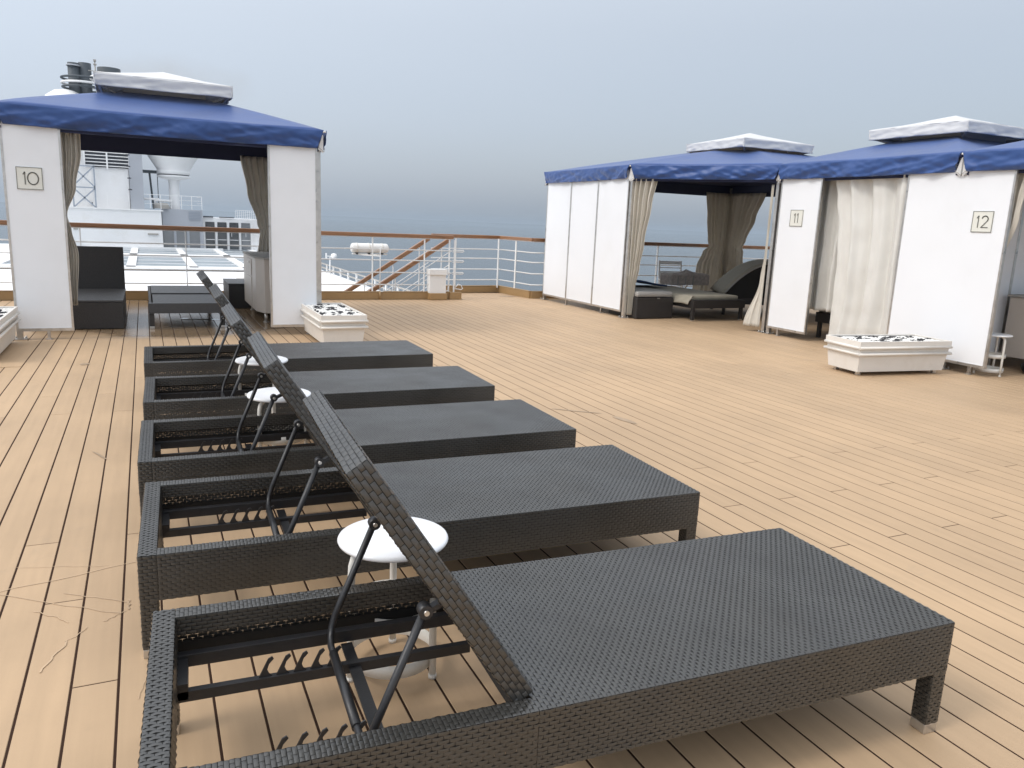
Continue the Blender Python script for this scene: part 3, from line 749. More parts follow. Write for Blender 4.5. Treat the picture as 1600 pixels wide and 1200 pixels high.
# ---- left cabana, number 10
c10 = empty('cabana', (.307, 10.9, 0), 0, 'blue roofed cabana with the number 10 plate, opening towards the loungers', 'cabana', 'blue roofed sun cabanas')
def child_fix(root):
    inv = root.location.copy()
    for ch in root.children: ch.location = ch.location-inv
Y10 = 9.47
p10 = [(-1.265, Y10), (1.88, Y10), (1.88, 12.35), (-1.265, 12.35)]
make_roof(c10, p10, (.29, 10.88), .725, 1.7)
for x, y in ((-1.24, Y10+.03), (1.86, Y10+.03), (1.86, 12.33), (-1.24, 12.33)): post(c10, x, y)
panel_run(c10, (-1.265, Y10), (-.735, Y10), 1, feet=(.55,)); panel_run(c10, (1.295, Y10), (1.85, Y10), 1, feet=(.8,))
number_plate(c10, '10', (-1.035, Y10-.014, 1.655), (1, 0, 0), (0, -1, 0))
panel_run(c10, (1.885, Y10+.06), (1.885, 12.30), 3)
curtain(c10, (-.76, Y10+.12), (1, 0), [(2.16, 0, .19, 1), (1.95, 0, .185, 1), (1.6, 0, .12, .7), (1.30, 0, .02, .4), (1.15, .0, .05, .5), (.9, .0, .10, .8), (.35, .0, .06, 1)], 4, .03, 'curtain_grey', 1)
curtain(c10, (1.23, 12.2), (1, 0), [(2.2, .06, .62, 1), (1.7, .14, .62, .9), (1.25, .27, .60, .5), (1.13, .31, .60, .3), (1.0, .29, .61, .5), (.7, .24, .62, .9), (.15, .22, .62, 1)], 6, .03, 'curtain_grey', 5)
child_fix(c10)

# ---- corner cabana at the far right, facing the corner diagonally
pA = [(6.86, 10.50), (8.10, 8.66), (11.2, 8.66), (11.2, 13.35), (6.87, 13.35)]
cA = empty('cabana', (9.1, 11.0, 0), 0, 'far blue roofed cabana with three plain white side panels and a khaki daybed', 'cabana', 'blue roofed sun cabanas')
make_roof(cA, pA, (9.12, 10.55), .72, 4.2)
for x, y in ((6.89, 10.52), (8.13, 8.69), (11.17, 13.32), (6.90, 13.32)): post(cA, x, y)
panel_run(cA, (6.865, 13.31), (6.865, 10.56), 3, feet=(.02, .34, .78))
panel_run(cA, (11.19, 8.7), (11.19, 11.3), 3)
dd = Vector((8.10-6.86, 8.66-10.50)).normalized(); nn_ = Vector((dd.y, -dd.x))
curtain(cA, (6.92, 10.50), dd, [(2.18, 0, .36, 1), (1.8, 0, .30, 1), (1.2, .01, .22, .9), (.8, .01, .17, .8), (.5, .01, .12, .8), (.3, .02, .10, .8), (.06, .02, .09, .8)], 4, .042, 'curtain', 2, n_out=nn_)
curtain(cA, (8.09, 8.74), -dd, [(2.1, .0, .03, .3), (1.15, .0, .03, .3), (.75, .0, .06, .4), (.08, .0, .24, .6)], 2, .012, 'curtain', 3, n_out=nn_)
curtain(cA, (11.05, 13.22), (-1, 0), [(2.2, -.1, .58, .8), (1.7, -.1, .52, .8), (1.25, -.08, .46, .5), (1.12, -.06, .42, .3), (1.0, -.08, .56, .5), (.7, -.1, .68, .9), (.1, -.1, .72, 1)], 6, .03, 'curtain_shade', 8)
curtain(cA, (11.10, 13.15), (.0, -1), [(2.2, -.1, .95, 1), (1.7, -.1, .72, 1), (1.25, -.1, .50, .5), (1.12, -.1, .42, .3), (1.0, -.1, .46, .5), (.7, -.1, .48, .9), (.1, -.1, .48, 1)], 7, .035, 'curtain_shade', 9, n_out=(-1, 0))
child_fix(cA)

# ---- cabana 11 (curtain half drawn) and cabana 12 at the right edge
def right_cabana(y0, y1, label, seed, x0=8.1):
    poly = [(x0, y0), (x0+2.95, y0), (x0+2.95, y1), (x0, y1)]
    rt_ = empty('cabana', (x0+1.47, (y0+y1)/2, 0), 0, label, 'cabana', 'blue roofed sun cabanas')
    make_roof(rt_, poly, (x0+1.58, (y0+y1)/2), .72, seed)
    return rt_
cB = right_cabana(5.94, 8.62, 'cabana with number 11 plate and a pale curtain half drawn across its front', 6.1)
post(cB, 8.13, 8.59); post(cB, 8.13, 5.97); post(cB, 11.0, 8.59); post(cB, 11.0, 5.97)
panel_run(cB, (8.105, 8.60), (8.105, 7.86), 1, feet=(.3,)); number_plate(cB, '11', (8.091, 8.25, 1.645), (0, -1, 0), (-1, 0, 0))
panel_run(cB, (11.0, 6.0), (11.0, 8.6), 3)
curtain(cB, (8.17, 6.58), (0, 1), [(2.19, -.02, 1.15, .7), (1.9, -.02, 1.08, 1), (1.5, -.02, 1.0, 1), (1.0, -.02, .95, 1.1), (.6, -.02, .94, 1), (.3, -.02, .96, 1), (.10, -.02, .97, 1)], 3, .050, 'curtain_pale', 12, n_out=(-1, 0))
curtain(cB, (8.34, 7.20), (0, 1), [(2.19, .0, 1.15, .8), (1.75, .0, 1.15, 1), (1.3, .0, 1.15, 1), (.9, .0, 1.15, 1), (.42, .0, 1.15, 1)], 5, .05, 'curtain_pale', 13, n_out=(-1, 0))
child_fix(cB)
cC = right_cabana(3.08, 5.85, 'cabana with number 12 plate, cut by the right edge of the picture', 9.3)
post(cC, 8.13, 5.82); post(cC, 11.0, 5.82); post(cC, 11.0, 3.1); post(cC, 8.13, 3.1)
panel_run(cC, (8.105, 6.575), (8.105, 5.30), 1, feet=(.45, .86)); number_plate(cC, '12', (8.091, 5.585, 1.64), (0, -1, 0), (-1, 0, 0))
panel_run(cC, (8.16, 5.83), (10.98, 5.83), 3)
curtain(cC, (8.20, 5.28), (0, 1), [(2.17, -.06, .3, 1), (1.7, -.02, .3, 1), (1.2, .1, .3, 1), (.2, .1, .3, 1)], 3, .03, 'curtain', 15, n_out=(-1, 0))
child_fix(cC)

# ------------------------------------------------------------------ furniture inside the left cabana
def boxy(name, c, d, m, parent, bevel=.006): mb = MB(); mb.box(c, d); return mb.build(name, m, parent, bevel=bevel)
s = empty('daybed', (-.75, 10.9, 0), 0, 'black wicker sofa with upright back standing at the left inside the number 10 cabana', 'sofa')
boxy('seat_base', (0, 0, .165), (.95, 1.48, .31), 'dark_weave', s); boxy('seat_top', (0, 0, .333), (.96, 1.49, .022), 'dark_top', s); boxy('backrest', (0, .73, .615), (.95, .07, .55), 'dark_weave', s)
s = empty('footrest_lounger', (.42, 11.27, 0), 0, 'low flat dark wicker lounger with a split top standing in the number 10 cabana', 'lounger')
boxy('apron', (0, -1.15, .25), (.85, .03, .12), 'dark_top', s); boxy('apron', (0, 1.15, .25), (.85, .03, .12), 'dark_weave', s)
for sx in (-1, 1): boxy('side_rail', (sx*.405, 0, .25), (.03, 2.27, .12), 'dark_weave', s)
boxy('top_panel', (0, -.55, .292), (.75, 1.02, .03), 'dark_top', s); boxy('top_panel', (0, .53, .305), (.77, 1.1, .035), 'dark_top', s); boxy('front_lip', (0, -1.12, .305), (.85, .09, .012), 'dark_top', s)
for sx in (-1, 1):
    for sy in (-1, 1):
        l_ = boxy('leg', (sx*.395, sy*1.12, .11), (.055, .055, .15), 'dark_weave', s); boxy('foot_cap', (sx*.395, sy*1.12, .02), (.05, .05, .028), 'steel', l_, .002)
s = empty('ottoman', (1.45, 12.65, 0), 0, 'black box ottoman in the back right corner of the number 10 cabana', 'ottoman')
boxy('box_body', (0, 0, .175), (.74, .9, .34), 'dark_weave', s); boxy('lid', (0, 0, .360), (.75, .91, .02), 'dark_top', s)
s = empty('cabinet', (1.57, 11.3, 0), 0, 'beige cabinet on steel legs beside the right panel of the number 10 cabana', 'cabinet')
mb = MB(); v = [(-.28, -.55), (-.20, -.80), (.27, -.80), (.27, .80), (-.28, .80)]; i0 = 0
for z in (.13, .825):
    for x, y in v: mb.v.append((x, y, z))
mb.f = [(4, 3, 2, 1, 0), (5, 6, 7, 8, 9)] + [(j, (j+1) % 5, (j+1) % 5+5, j+5) for j in range(5)]; mb.sm = [False]*7
mb.build('cabinet_body', 'beige_lam', s, bevel=.004)
mb = MB()
for z in (.826, .848):
    for x, y in v: mb.v.append((x*1.04, y*1.03, z))
mb.f = [(4, 3, 2, 1, 0), (5, 6, 7, 8, 9)] + [(j, (j+1) % 5, (j+1) % 5+5, j+5) for j in range(5)]; mb.sm = [False]*7
mb.build('worktop', 'cushion', s, bevel=.003)
boxy('drawer_front', (-.284, .1, .68), (.012, .5, .22), 'beige_lam', s, .003); boxy('door', (-.284, .1, .35), (.012, .5, .4), 'beige_lam', s, .003)
boxy('drawer_front', (.05, -.806, .70), (.36, .012, .2), 'beige_lam', s, .003); boxy('door', (.05, -.806, .36), (.36, .012, .42), 'beige_lam', s, .003)
for y in (.1,): boxy('handle', (-.296, y, .74), (.012, .16, .012), 'steel', s, .002)
boxy('handle', (.05, -.818, .57), (.16, .012, .012), 'steel', s, .002)
for x in (-.18, .2):
    for y in (-.7, .7): mb = MB(); mb.tube([(x, y, .004), (x, y, .14)], .022, 12); mb.tube([(x, y, .004), (x, y, .012)], .04, 14); mb.build('leg', 'steel', s)

# ------------------------------------------------------------------ furniture inside the far cabana
s = empty('ottoman', (7.34, 10.72, 0), R(2), 'dark wicker ottoman with grey cushion beside the front curtain of the far cabana', 'ottoman')
boxy('box_body', (0, 0, .18), (.72, .78, .33), 'dark_weave', s, .01); boxy('cushion', (0, 0, .395), (.70, .76, .085), 'cushion', s, .035); boxy('pull_tab', (.05, -.40, .335), (.05, .012, .012), 'steel', s, .002)
s = empty('daybed', (8.30, 11.0, 0), R(2), 'low dark daybed with khaki mattress inside the far cabana', 'daybed')
boxy('frame', (0, 0, .275), (1.08, 2.1, .13), 'dark_weave', s); boxy('mattress', (-.02, .02, .37), (.98, 1.95, .07), 'cushion_khaki', s, .03)
mb = MB()
mb.grid(lambda u, v: (-.60+.12*u+.02*nz3(v*5, u*3), -.98+1.9*v, .40-.16*u*u*0-.13*(1-u)**2+.015*nz3(v*6, u*2)), 8, 24); mb.build('draped_sheet', 'cushion_khaki', s, solid=.01)
for sx in (-1, 1):
    for sy in (-1, 1):
        l_ = boxy('leg', (sx*.50, sy*1.0, .12), (.05, .05, .19), 'dark_weave', s); boxy('foot_cap', (sx*.50, sy*1.0, .018), (.045, .045, .026), 'steel', l_, .002)
mb = MB()
mb.grid(lambda u, v: (7.30+1.0*u, 11.35+1.3*v, .43+.14*math.sin(min(1, u*1.1)*math.pi*.62+.9)*(1-u*.65)+.015*nz3(u*4, v*4)), 16, 12)
o = mb.build('blue_towel', 'towel_blue', solid=.03); tag(o, 'dark navy blue towel spread over the cushions behind the ottoman', 'towel')
s = empty('mattress_roll', (9.05, 11.85, .41), R(4), 'striped brown beach bag lying on the khaki daybed', 'bag')
def lump(u, v):
    p = [(-.45, -.16), (-.45, .16), (.45, .16), (.45, -.16), (-.45, -.16)]; q = v*4; k = min(3, int(q)); a, b = p[k], p[k+1]; f_ = q-k
    x, y = lerp(a[0], b[0], f_), lerp(a[1], b[1], f_); z = .02+.20*min(1, u*1.6); kk = 1 if u < .62 else 1-(u-.62)/.38
    return (x*(kk**.7)*(1-.04*nz3(x*7, z*9)), y*kk, z+(.02+.06*math.exp(-((x-.1)/.22)**2))*max(0, u-.55)/.45+.012*nz3(x*9, y*9))
mb = MB(); mb.grid(lump, 12, 40)
mb.build('bag_body', 'bag', s)
for x in (-.30, -.12, .06): boxy('stripe', (x, -.165, .11), (.016, .012, .17), 'cushion', s, .002)
s = empty('chaise', (9.80, 10.85, 0), R(-26), 'dark chaise with a high curved khaki back at the right inside the far cabana', 'chaise')
boxy('base', (0, 0, .27), (1.5, 1.0, .13), 'dark_weave', s)
for sx in (-1, 1):
    for sy in (-1, 1): boxy('leg', (sx*.60, sy*.44, .11), (.05, .05, .20), 'dark_weave', s)
def bk(u, v):
    a = u; x = -.62+.95*a; z = .36+.56*(1-(1-a)**2.2); return (x, -.46+.92*v, z)
mb = MB(); mb.grid(lambda u, v: bk(u, v), 14, 6); mb.build('back_cushion', 'cushion_khaki', s, solid=.09)
mb = MB(); prof = [bk(i/12, 0) for i in range(13)]; i0 = 0
for x, y, z in prof: mb.v.append((x, -.50, z+.015))
mb.v += [(.33, -.49, .335), (-.62, -.49, .30)]; mb.f.append(tuple(range(15))); mb.sm.append(False)
mb.build('side_skirt', 'rattan_core', s, solid=.02)
mb = MB(); mb.tube([(x, -.515, z+.03) for x, y, z in prof], .013, 8); mb.build('edge_tube', 'cushion', s)
s = empty('folding_chair', (9.62, 13.0, 0), R(-10), 'white folding chair by the railing seen through the far cabana', 'chair')
mb = MB()
for x in (-.24, .24): mb.bar((x, .08, .26), (x, .16, .80), .03, .025)
mb.build('back_posts', 'white_paint', s)
for z in (.76, .56, .66): boxy('back_slat', (0, .145 if z > .6 else .12, z), (.46, .015, .07 if z != .66 else .02), 'white_paint', s, .003)
boxy('seat', (0, -.1, .42), (.50, .42, .03), 'white_paint', s)
for x in (-.23, .23):
    mb = MB(); mb.bar((x, .14, .004), (x, -.28, .42), .025, .025); mb.build('leg', 'white_paint', s); mb = MB(); mb.bar((x, -.28, .004), (x, .12, .42), .025, .025); mb.build('leg', 'white_paint', s)

# low table under cabana 11's curtain and kit in cabana 12
s = empty('side_table', (9.2, 7.7, 0), 0, 'dark low lounge seat glimpsed behind the curtain of cabana 11', 'lounge seat')
boxy('seat', (0, 0, .30), (1.3, .9, .14), 'dark_weave', s); boxy('cushion', (.0, 0, .40), (1.25, .86, .06), 'cushion', s, .02)
for sx in (-1, 1):
    for sy in (-1, 1): boxy('leg', (sx*.6, sy*.4, .12), (.05, .05, .22), 'dark_weave', s)
s = empty('cabinet', (9.55, 5.45, 0), 0, 'beige cabinet inside the number 12 cabana at the right edge', 'cabinet')
boxy('cabinet_body', (0, 0, .49), (1.2, .5, .68), 'beige_lam', s); boxy('worktop', (0, 0, .845), (1.24, .54, .025), 'cushion', s); boxy('door', (-.2, -.256, .45), (.6, .012, .5), 'beige_lam', s, .003)
for x in (-.5, .5): mb = MB(); mb.tube([(x, -.15, .004), (x, -.15, .15)], .025, 10); mb.tube([(x, -.15, .004), (x, -.15, .03)], .06, 14, radii=[.07, .03]); mb.build('leg', 'steel', s)
s = empty('shoe_bag', (9.0, 5.35, 0), R(20), 'black holdall lying on the deck under the cabinet of the number 12 cabana', 'bag')
mb = MB(); mb.grid(lambda u, v: (-.2+.4*u, .10*math.cos(v*2*math.pi)*(1-.5*(2*u-1)**4), .085+.08*math.sin(v*2*math.pi)*(1-.4*(2*u-1)**4)*(1+.2*nz3(u*4, v*4))), 16, 16); mb.build('bag_body', 'rattan_core', s)
mb = MB(); mb.tube([(-.1, 0, .16), (-.05, 0, .21), (.05, 0, .21), (.1, 0, .16)], .008, 6); mb.build('strap', 'rattan_core', s)

# ------------------------------------------------------------------ railings
ZR = 1.12; BARS = (.875, .69, .475, .262)
def railing(name, pts, posts, label, coam=True, top=True, gap=0, post_h=ZR-.03, group='ship railings'):
    root = empty(name, (pts[0][0], pts[0][1], 0), 0, label, 'railing', group); o0 = Vector((pts[0][0], pts[0][1], 0))
    L3 = lambda p, z: Vector((p[0], p[1], z))-o0
    if top:
        for a, b in zip(pts, pts[1:]):
            mb = MB(); d_ = (L3(b, 0)-L3(a, 0)).normalized()
            mb.bar(L3(a, ZR), L3(b, ZR)+d_*.02, .085, .066); mb.build('handrail', 'teak', root, bevel=.013)
            mb = MB(); mb.bar(L3(a, ZR-.040), L3(b, ZR-.040), .04, .010); mb.build('rail_strap', 'white_paint', root)
    for z in BARS:
        mb = MB(); mb.tube([L3(p, z) for p in pts], .0105, 8); mb.build('rail_bar', 'white_paint', root)
    for x, y in posts:
        mb = MB(); mb.bar(L3((x, y), .10), L3((x, y), post_h), .048, .014, upv=(1, 0, 0)); mb.build('post', 'white_paint', root, bevel=.003)
    if coam:
        for a, b in zip(pts, pts[1:]):
            mb = MB(); mb.bar(L3(a, .068), L3(b, .068), .07, .128); mb.build('coaming', 'coaming', root, bevel=.006)
            mb = MB(); mb.bar(L3(a, .1395), L3(b, .1395), .075, .011); mb.build('coaming_cap', 'coaming', root)
    return root
railing('railing', [(-5.5, 13.41), (5.02, 13.41)], [(-4.1, 13.41), (-2.5, 13.41), (-.88, 13.41), (.57, 13.41), (2.05, 13.41), (3.557, 13.41), (4.50, 13.41), (4.97, 13.41)],
        'teak topped white railing behind the number 10 cabana, running to the stair gate')
railing('railing', [(5.02, 14.55), (6.56, 14.75), (6.70, 13.52), (8.2, 13.52), (11.8, 13.40), (15, 12.9)], [(5.55, 14.62), (6.50, 14.68), (6.62, 14.1), (8.0, 13.52), (9.55, 13.48), (11.0, 13.43), (12.4, 13.3)],
        'teak topped white railing round the deck corner, behind the far cabana', )
s = empty('stair_gate', (5.02, 13.41, 0), 0, 'white gate bars with open loop ends beside the white post at the stair head', 'gate')
for z in BARS[:3]:
    mb = MB(); mb.tube([(.03, .03, z+.008), (.26, .10, z+.008), (.275, .10, z-.006), (.25, .10, z-.02), (.03, .03, z-.018)], .008, 8); mb.build('gate_bar', 'white_paint', s)
mb = MB(); mb.bar((.06, .02, .1), (.06, .02, ZR-.05), .03, .02, upv=(1, 0, 0)); mb.build('gate_post', 'white_paint', s)
mb = MB(); mb.tube([(.10, .05, .21), (.16, .06, .27), (.22, .07, .25), (.26, .08, .19), (.22, .07, .17), (.10, .05, .19)], .009, 8); mb.build('latch_loop', 'white_paint', s)
mb = MB(); mb.bar((-.05, -.05, .07), (.18, -.05, .07), .06, .13); mb.build('coaming', 'coaming', s, bevel=.005)
s = empty('handrail_box', (4.72, 13.36, 0), 0, 'white box with tan base standing against the railing at the stair head', 'box')
boxy('box_body', (0, 0, .31), (.31, .16, .38), 'white_paint', s, .006); boxy('lid', (0, -.01, .50), (.34, .20, .10), 'white_paint', s, .006); boxy('base', (0, -.03, .068), (.33, .20, .115), 'coaming', s, .006)
s = empty('thin_pipe', (3.68, 13.36, 0), 0, 'thin white standpipe with a tan foot against the railing by the stairs', 'pipe')
mb = MB(); mb.tube([(0, 0, .12), (0, 0, .90), (0, .12, .92)], .008, 8); mb.build('upper_pipe', 'white_paint', s)
mb = MB(); mb.tube([(0, 0, .004), (0, 0, .14)], .02, 10); mb.build('pipe_foot', 'coaming', s); mb = MB(); mb.tube([(0, 0, .16), (.02, 0, .14), (.06, 0, .15), (.07, 0, .22)], .008, 8); mb.build('hook', 'white_paint', s)
# stairs going down to the left behind the rail
def stair_rail(y, x0, z0, x1, z1, label):
    s = empty('stair_rail', (x0, y, 0), 0, label, 'stair railing', 'stair railings')
    d_ = Vector((x1-x0, 0, z1-z0)); e_ = d_*1.25
    mb = MB(); mb.bar((0, 0, z0), (e_.x, 0, z0+e_.z), .08, .075); mb.build('handrail', 'teak', s, bevel=.012)
    mb = MB(); mb.bar((0, 0, z0-.046), (e_.x, 0, z0+e_.z-.046), .03, .008); mb.build('rail_strap', 'white_paint', s)
    for k in (1, 2, 3, 4):
        mb = MB(); mb.tube([(0, 0, z0-.23*k), (e_.x, 0, z0+e_.z-.23*k)], .009, 8); mb.build('rail_bar', 'white_paint', s)
    for t_ in (.12, .45, .8, 1.1):
        mb = MB(); mb.bar((d_.x*t_, 0, z0+d_.z*t_-1.05), (d_.x*t_, 0, z0+d_.z*t_), .03, .014, upv=(1, 0, 0)); mb.build('post', 'white_paint', s)
    return s
stair_rail(13.62, 5.05, 1.075, 3.77, .245, 'nearer of the two teak stair handrails slanting down to the left')
stair_rail(14.50, 4.95, 1.06, 3.38, .045, 'farther of the two teak stair handrails slanting down to the left')
s = empty('staircase', (5.0, 14.05, 0), 0, 'white steel staircase going down behind the railing', 'staircase')
for k in range(8):
    mb = MB(); mb.box((-.18-.26*k, 0, -.10-.18*k), (.26, .80, .04)); mb.build('step', 'ship_grey', s)
for y in (-.42, .42): mb = MB(); mb.bar((0, y, -.10), (-2.2, y, -1.6), .02, .22); mb.build('stringer', 'white_paint', s)
# life raft canister
s = empty('life_raft', (3.62, 13.85, .87), R(2), 'white life raft canister mounted outside the railing by the stairs', 'life raft')
mb = MB(); mb.tube([(-.34, 0, 0), (-.325, 0, 0), (-.30, 0, 0), (.30, 0, 0), (.325, 0, 0), (.34, 0, 0)], .09, 20, radii=[.05, .075, .085, .085, .075, .05]); c_ = mb.build('canister', 'white_paint', s)
for x in (-.24, -.02, .22):
    mb = MB(); mb.tube([(x-.012, 0, 0), (x+.012, 0, 0)], .090, 20); mb.build('strap', 'stool_leg', s); mb = MB(); mb.box((x, -.02, -.095), (.04, .06, .03)); mb.build('clamp', 'black_metal', s)
mb = MB(); mb.box((0, 0, -.105), (.62, .10, .016)); mb.build('cradle', 'stool_leg', s)
mb = MB(); mb.tube([(-.46, 0, -.01), (-.34, 0, -.01)], .012, 8); mb.tube([(.34, 0, 0), (.37, 0, 0)], .014, 8); mb.build('release_pin', 'lamp_grey', s)
mb = MB(); mb.bar((.06, .0, -.115), (.06, -.44, -.115), .03, .02); mb.bar((-.2, .0, -.115), (.06, -.40, -.115), .02, .02); mb.build('bracket', 'white_paint', s)

# ------------------------------------------------------------------ the ship ahead (seen through the left cabana)
G = empty('glass_roof', (0, 60, -2.1), 0, 'glazed pool roof with wide white frames beyond the railing behind the number 10 cabana', 'glass roof')
xs = [-7.4, -4.1, -.82, 2.5, 5.45, 8.4]; YP = [(-10, -.2), (3.2, 13.6)]
mb = MB()
for x in xs: mb.box((x, 1.9, .13), (.50, 25.6, .16))
mb.build('frame_beam', 'ship_white', G)
mb = MB()
for y, w_ in ((-10.6, 1.1), (1.5, 3.3), (14.2, 1.1)): mb.box((.5, y, .135), (16.3, w_, .15))
mb.build('cross_beam', 'ship_white', G)
for i in range(5):
    for y0, y1 in YP:
        x0, x1 = xs[i]+.26, xs[i+1]-.26
        mb = MB(); mb.box(((x0+x1)/2, (y0+y1)/2, .10), (x1-x0, y1-y0, .04)); p_ = mb.build('pane', 'roof_glass', G)
        mb = MB()
        for k in range(1, 3): yy = lerp(y0, y1, k/3); mb.box(((x0+x1)/2, yy, .135), (x1-x0, .16, .03))
        mb.build('glazing_bar', 'ship_white', p_)
s = empty('roof_locker', (4.1, 33.0, -2.1), R(-8), 'low grey beige locker on the white roof below the railing', 'locker')
boxy('locker_body', (0, 0, .45), (1.6, 1.2, .9), 'stool_leg', s, .02); boxy('lid', (0, 0, .93), (1.7, 1.3, .06), 'planter', s, .01)
mb = MB(); mb.box((.1, 73.6, -1.55), (.5, .3, .3)); o = mb.build('roof_camera', 'dark_vent', bevel=.05); tag(o, 'small dark fitting on top of the white roof frame', 'fitting')
bld = empty('deckhouse', (0, 74, -2.1), 0, 'white and grey superstructure block with railed top across the glass roof', 'superstructure')
mb = MB(); i0 = 0
v = [(-9, -2), (1.35, -2), (1.35, 6), (-9, 6)]
for z, k in ((0, 1), (3.25, 0)):
    for x, y in v: mb.v.append((x-(.06 if x > 0 and z else 0), y, z))
mb.f = [(3, 2, 1, 0), (4, 5, 6, 7), (0, 1, 5, 4), (1, 2, 6, 5), (2, 3, 7, 6), (3, 0, 4, 7)]; mb.sm = [False]*6
mb.build('white_block', 'ship_white', bld)
mb = MB(); mb.box((-3.8, -2.05, 3.27), (10.5, .15, .10)); mb.build('roof_edge', 'ship_white', bld)
mb = MB(); mb.box((2.95, 2.4, 1.72), (3.16, 7, 3.44)); mb.build('grey_block', 'ship_grey', bld)
mb = MB(); mb.box((3.9, -1.13, 2.95), (.9, .06, .7)); lv = mb.build('louvre', 'ship_blue', bld)
for k in range(5): mb = MB(); mb.box((3.9, -1.18, 2.68+k*.13), (.86, .04, .05)); mb.build('louvre_slat', 'ship_grey', lv)
for k in range(3):
    x = 1.75+k*1.02; mb = MB(); mb.box((x+.05, -1.13, .98), (.82, .05, 1.5)); w_ = mb.build('window', 'window_grey', bld)
mb = MB(); mb.box((0.6, -2.06, 1.35), (.8, .1, .12)); mb.box((-5.0, -2.06, 1.6), (.3, .12, .12)); mb.build('wall_light', 'lamp_grey', bld)
mb = MB(); mb.box((1.0, -2.1, .15), (10, .3, .3)); mb.build('base_ledge', 'ship_white', bld)
def far_rail(root, x0, x1, y, z, h, n, nb=3, m='ship_white', nm='top_railing'):
    mb = MB()
    for k in range(nb): zz = z+h*(k+1)/nb; mb.bar((x0, y, zz), (x1, y, zz), .04 if k == nb-1 else .025)
    for k in range(n+1): x = lerp(x0, x1, k/n); mb.bar((x, y, z), (x, y, z+h), .045 if nb == 3 else .03)
    return mb.build(nm, m, root)
far_rail(bld, -5.8, 4.45, -1.9, 3.45, 1.1, 13)
mb = MB()
for k in range(1): mb.bar((4.45, -1.9, 4.55), (4.45, 4, 4.55), .04); mb.bar((4.45, -1.9, 4.0), (4.45, 4, 4.0), .03)
mb.build('top_railing', 'ship_white', bld)
# kit on the roof
mb = MB(); mb.tube([(.9, -.8, 3.5), (.9, -.8, 4.1), (2.2, -.8, 4.1)], .12, 10); mb.tube([(-.3, -.8, 4.2), (1.2, -.8, 4.2)], .1, 10); mb.box((-.55, -.5, 3.85), (.4, .3, .8)); mb.build('pipework', 'ship_white', bld)
mb = MB(); mb.lathe([(0, .5), (.5, .45), (.62, .2), (.62, 0)], (1.35, -.9, 3.45), 20); mb.build('winch', 'lamp_grey', bld)
mb = MB(); mb.box((-3.0, -1.0, 3.6), (1.6, .4, .22)); mb.box((-1.6, -1.0, 3.68), (1.0, .2, .10)); mb.box((-.3, -1.2, 3.62), (.3, .2, .2)); mb.build('rooftop_crane', 'dark_vent', bld)
# right rack of dark windows
rk = empty('window_rack', (4.5, 72.8, -2.1), 0, 'low white framed block with dark windows and small railings, right of the grey block', 'superstructure')
mb = MB(); mb.box((2.4, 3.6, 1.42), (4.7, 6, 2.84)); mb.build('block', 'ship_white', rk)
for k in range(4):
    mb = MB(); mb.box((.62+k*.98, .56, 1.35), (.74, .06, 2.3)); w_ = mb.build('window', 'window_dark' if k % 3 else 'window_dark', rk)
    if k == 3: w_.data.materials[0] = M['window_grey']
    for z in (1.0, 1.9): mb = MB(); mb.box((.62+k*.98, .52, z), (.74, .02, .05)); mb.build('sash', 'ship_white', w_)
for k in range(5):
    mb = MB(); mb.box((.12+k*.98, .42, 1.2), (.12, .12, 2.4)); mb.build('mullion', 'ship_white', rk)
far_rail(rk, 0, 4.7, .2, 1.3, .75, 4, 2, nm='front_railing'); far_rail(rk, 2.7, 4.7, .2, 2.85, .72, 12, 5, nm='side_grating')
mb = MB(); mb.box((.5, .6, 2.92), (.8, .3, .12)); mb.box((2.0, .6, 2.92), (1.2, .3, .08)); mb.build('roof_fitting', 'dark_vent', rk)
# upper white box, truss, louvred screen and funnel
fn_ = empty('funnel', (0, 73, 1.2), 0, 'ship funnel with dark exhaust pipes, hoops and a louvred screen above the white box', 'funnel')
mb = MB(); mb.box((-2.35, .8, 1.6), (2.7, 2.2, 3.2)); mb.build('casing', 'ship_white', fn_)
mb = MB(); mb.box((-.44, 1.0, 3.2), (1.0, 4, 6.4)); mb.build('grey_fin', 'ship_grey', fn_)
mb = MB(); mb.box((-3.0, 1.5, 3.1), (5.2, 3, 6.2)); mb.build('housing', 'ship_white', fn_)
mb = MB(); mb.box((-2.5, -.4, 3.95), (3.3, .1, 1.5)); sc_ = mb.build('louvre_screen', 'dark_vent', fn_)
for k in range(6): mb = MB(); mb.box((-2.5, -.52, 3.32+k*.26), (3.3, .06, .07)); mb.build('louvre_slat', 'ship_white', sc_)
for x in (-4.1, -2.5, -.9): mb = MB(); mb.box((x, -.6, 3.9), (.12, .12, 1.7)); mb.build('screen_post', 'ship_white', sc_)
mb = MB()
for a, b in (((-5.0, -1, 0), (-3.45, -1, 1.5)), ((-3.45, -1, 0), (-5.0, -1, 1.5)), ((-5.0, -1, 1.6), (-3.45, -1, 3.2)), ((-3.45, -1, 1.6), (-5.0, -1, 3.2)), ((-5.0, -1, 1.55), (-3.45, -1, 1.55)),
             ((-5.0, -1, 3.2), (-3.45, -1, 3.2)), ((-5.0, -1, 0), (-5.0, -1, 3.3)), ((-3.45, -1, 0), (-3.45, -1, 3.3))): mb.bar(a, b, .10)
mb.build('truss', 'ship_blue', fn_)
for k, z in enumerate((5.2, 4.3, 3.4, 2.5, 1.6)): mb = MB(); mb.lathe([(0, .1), (.13, .08), (.15, 0), (0, 0)], (-1.0+.02*k, -1.4, z-.1), 12); mb.build('floodlight', 'dark_vent', fn_)
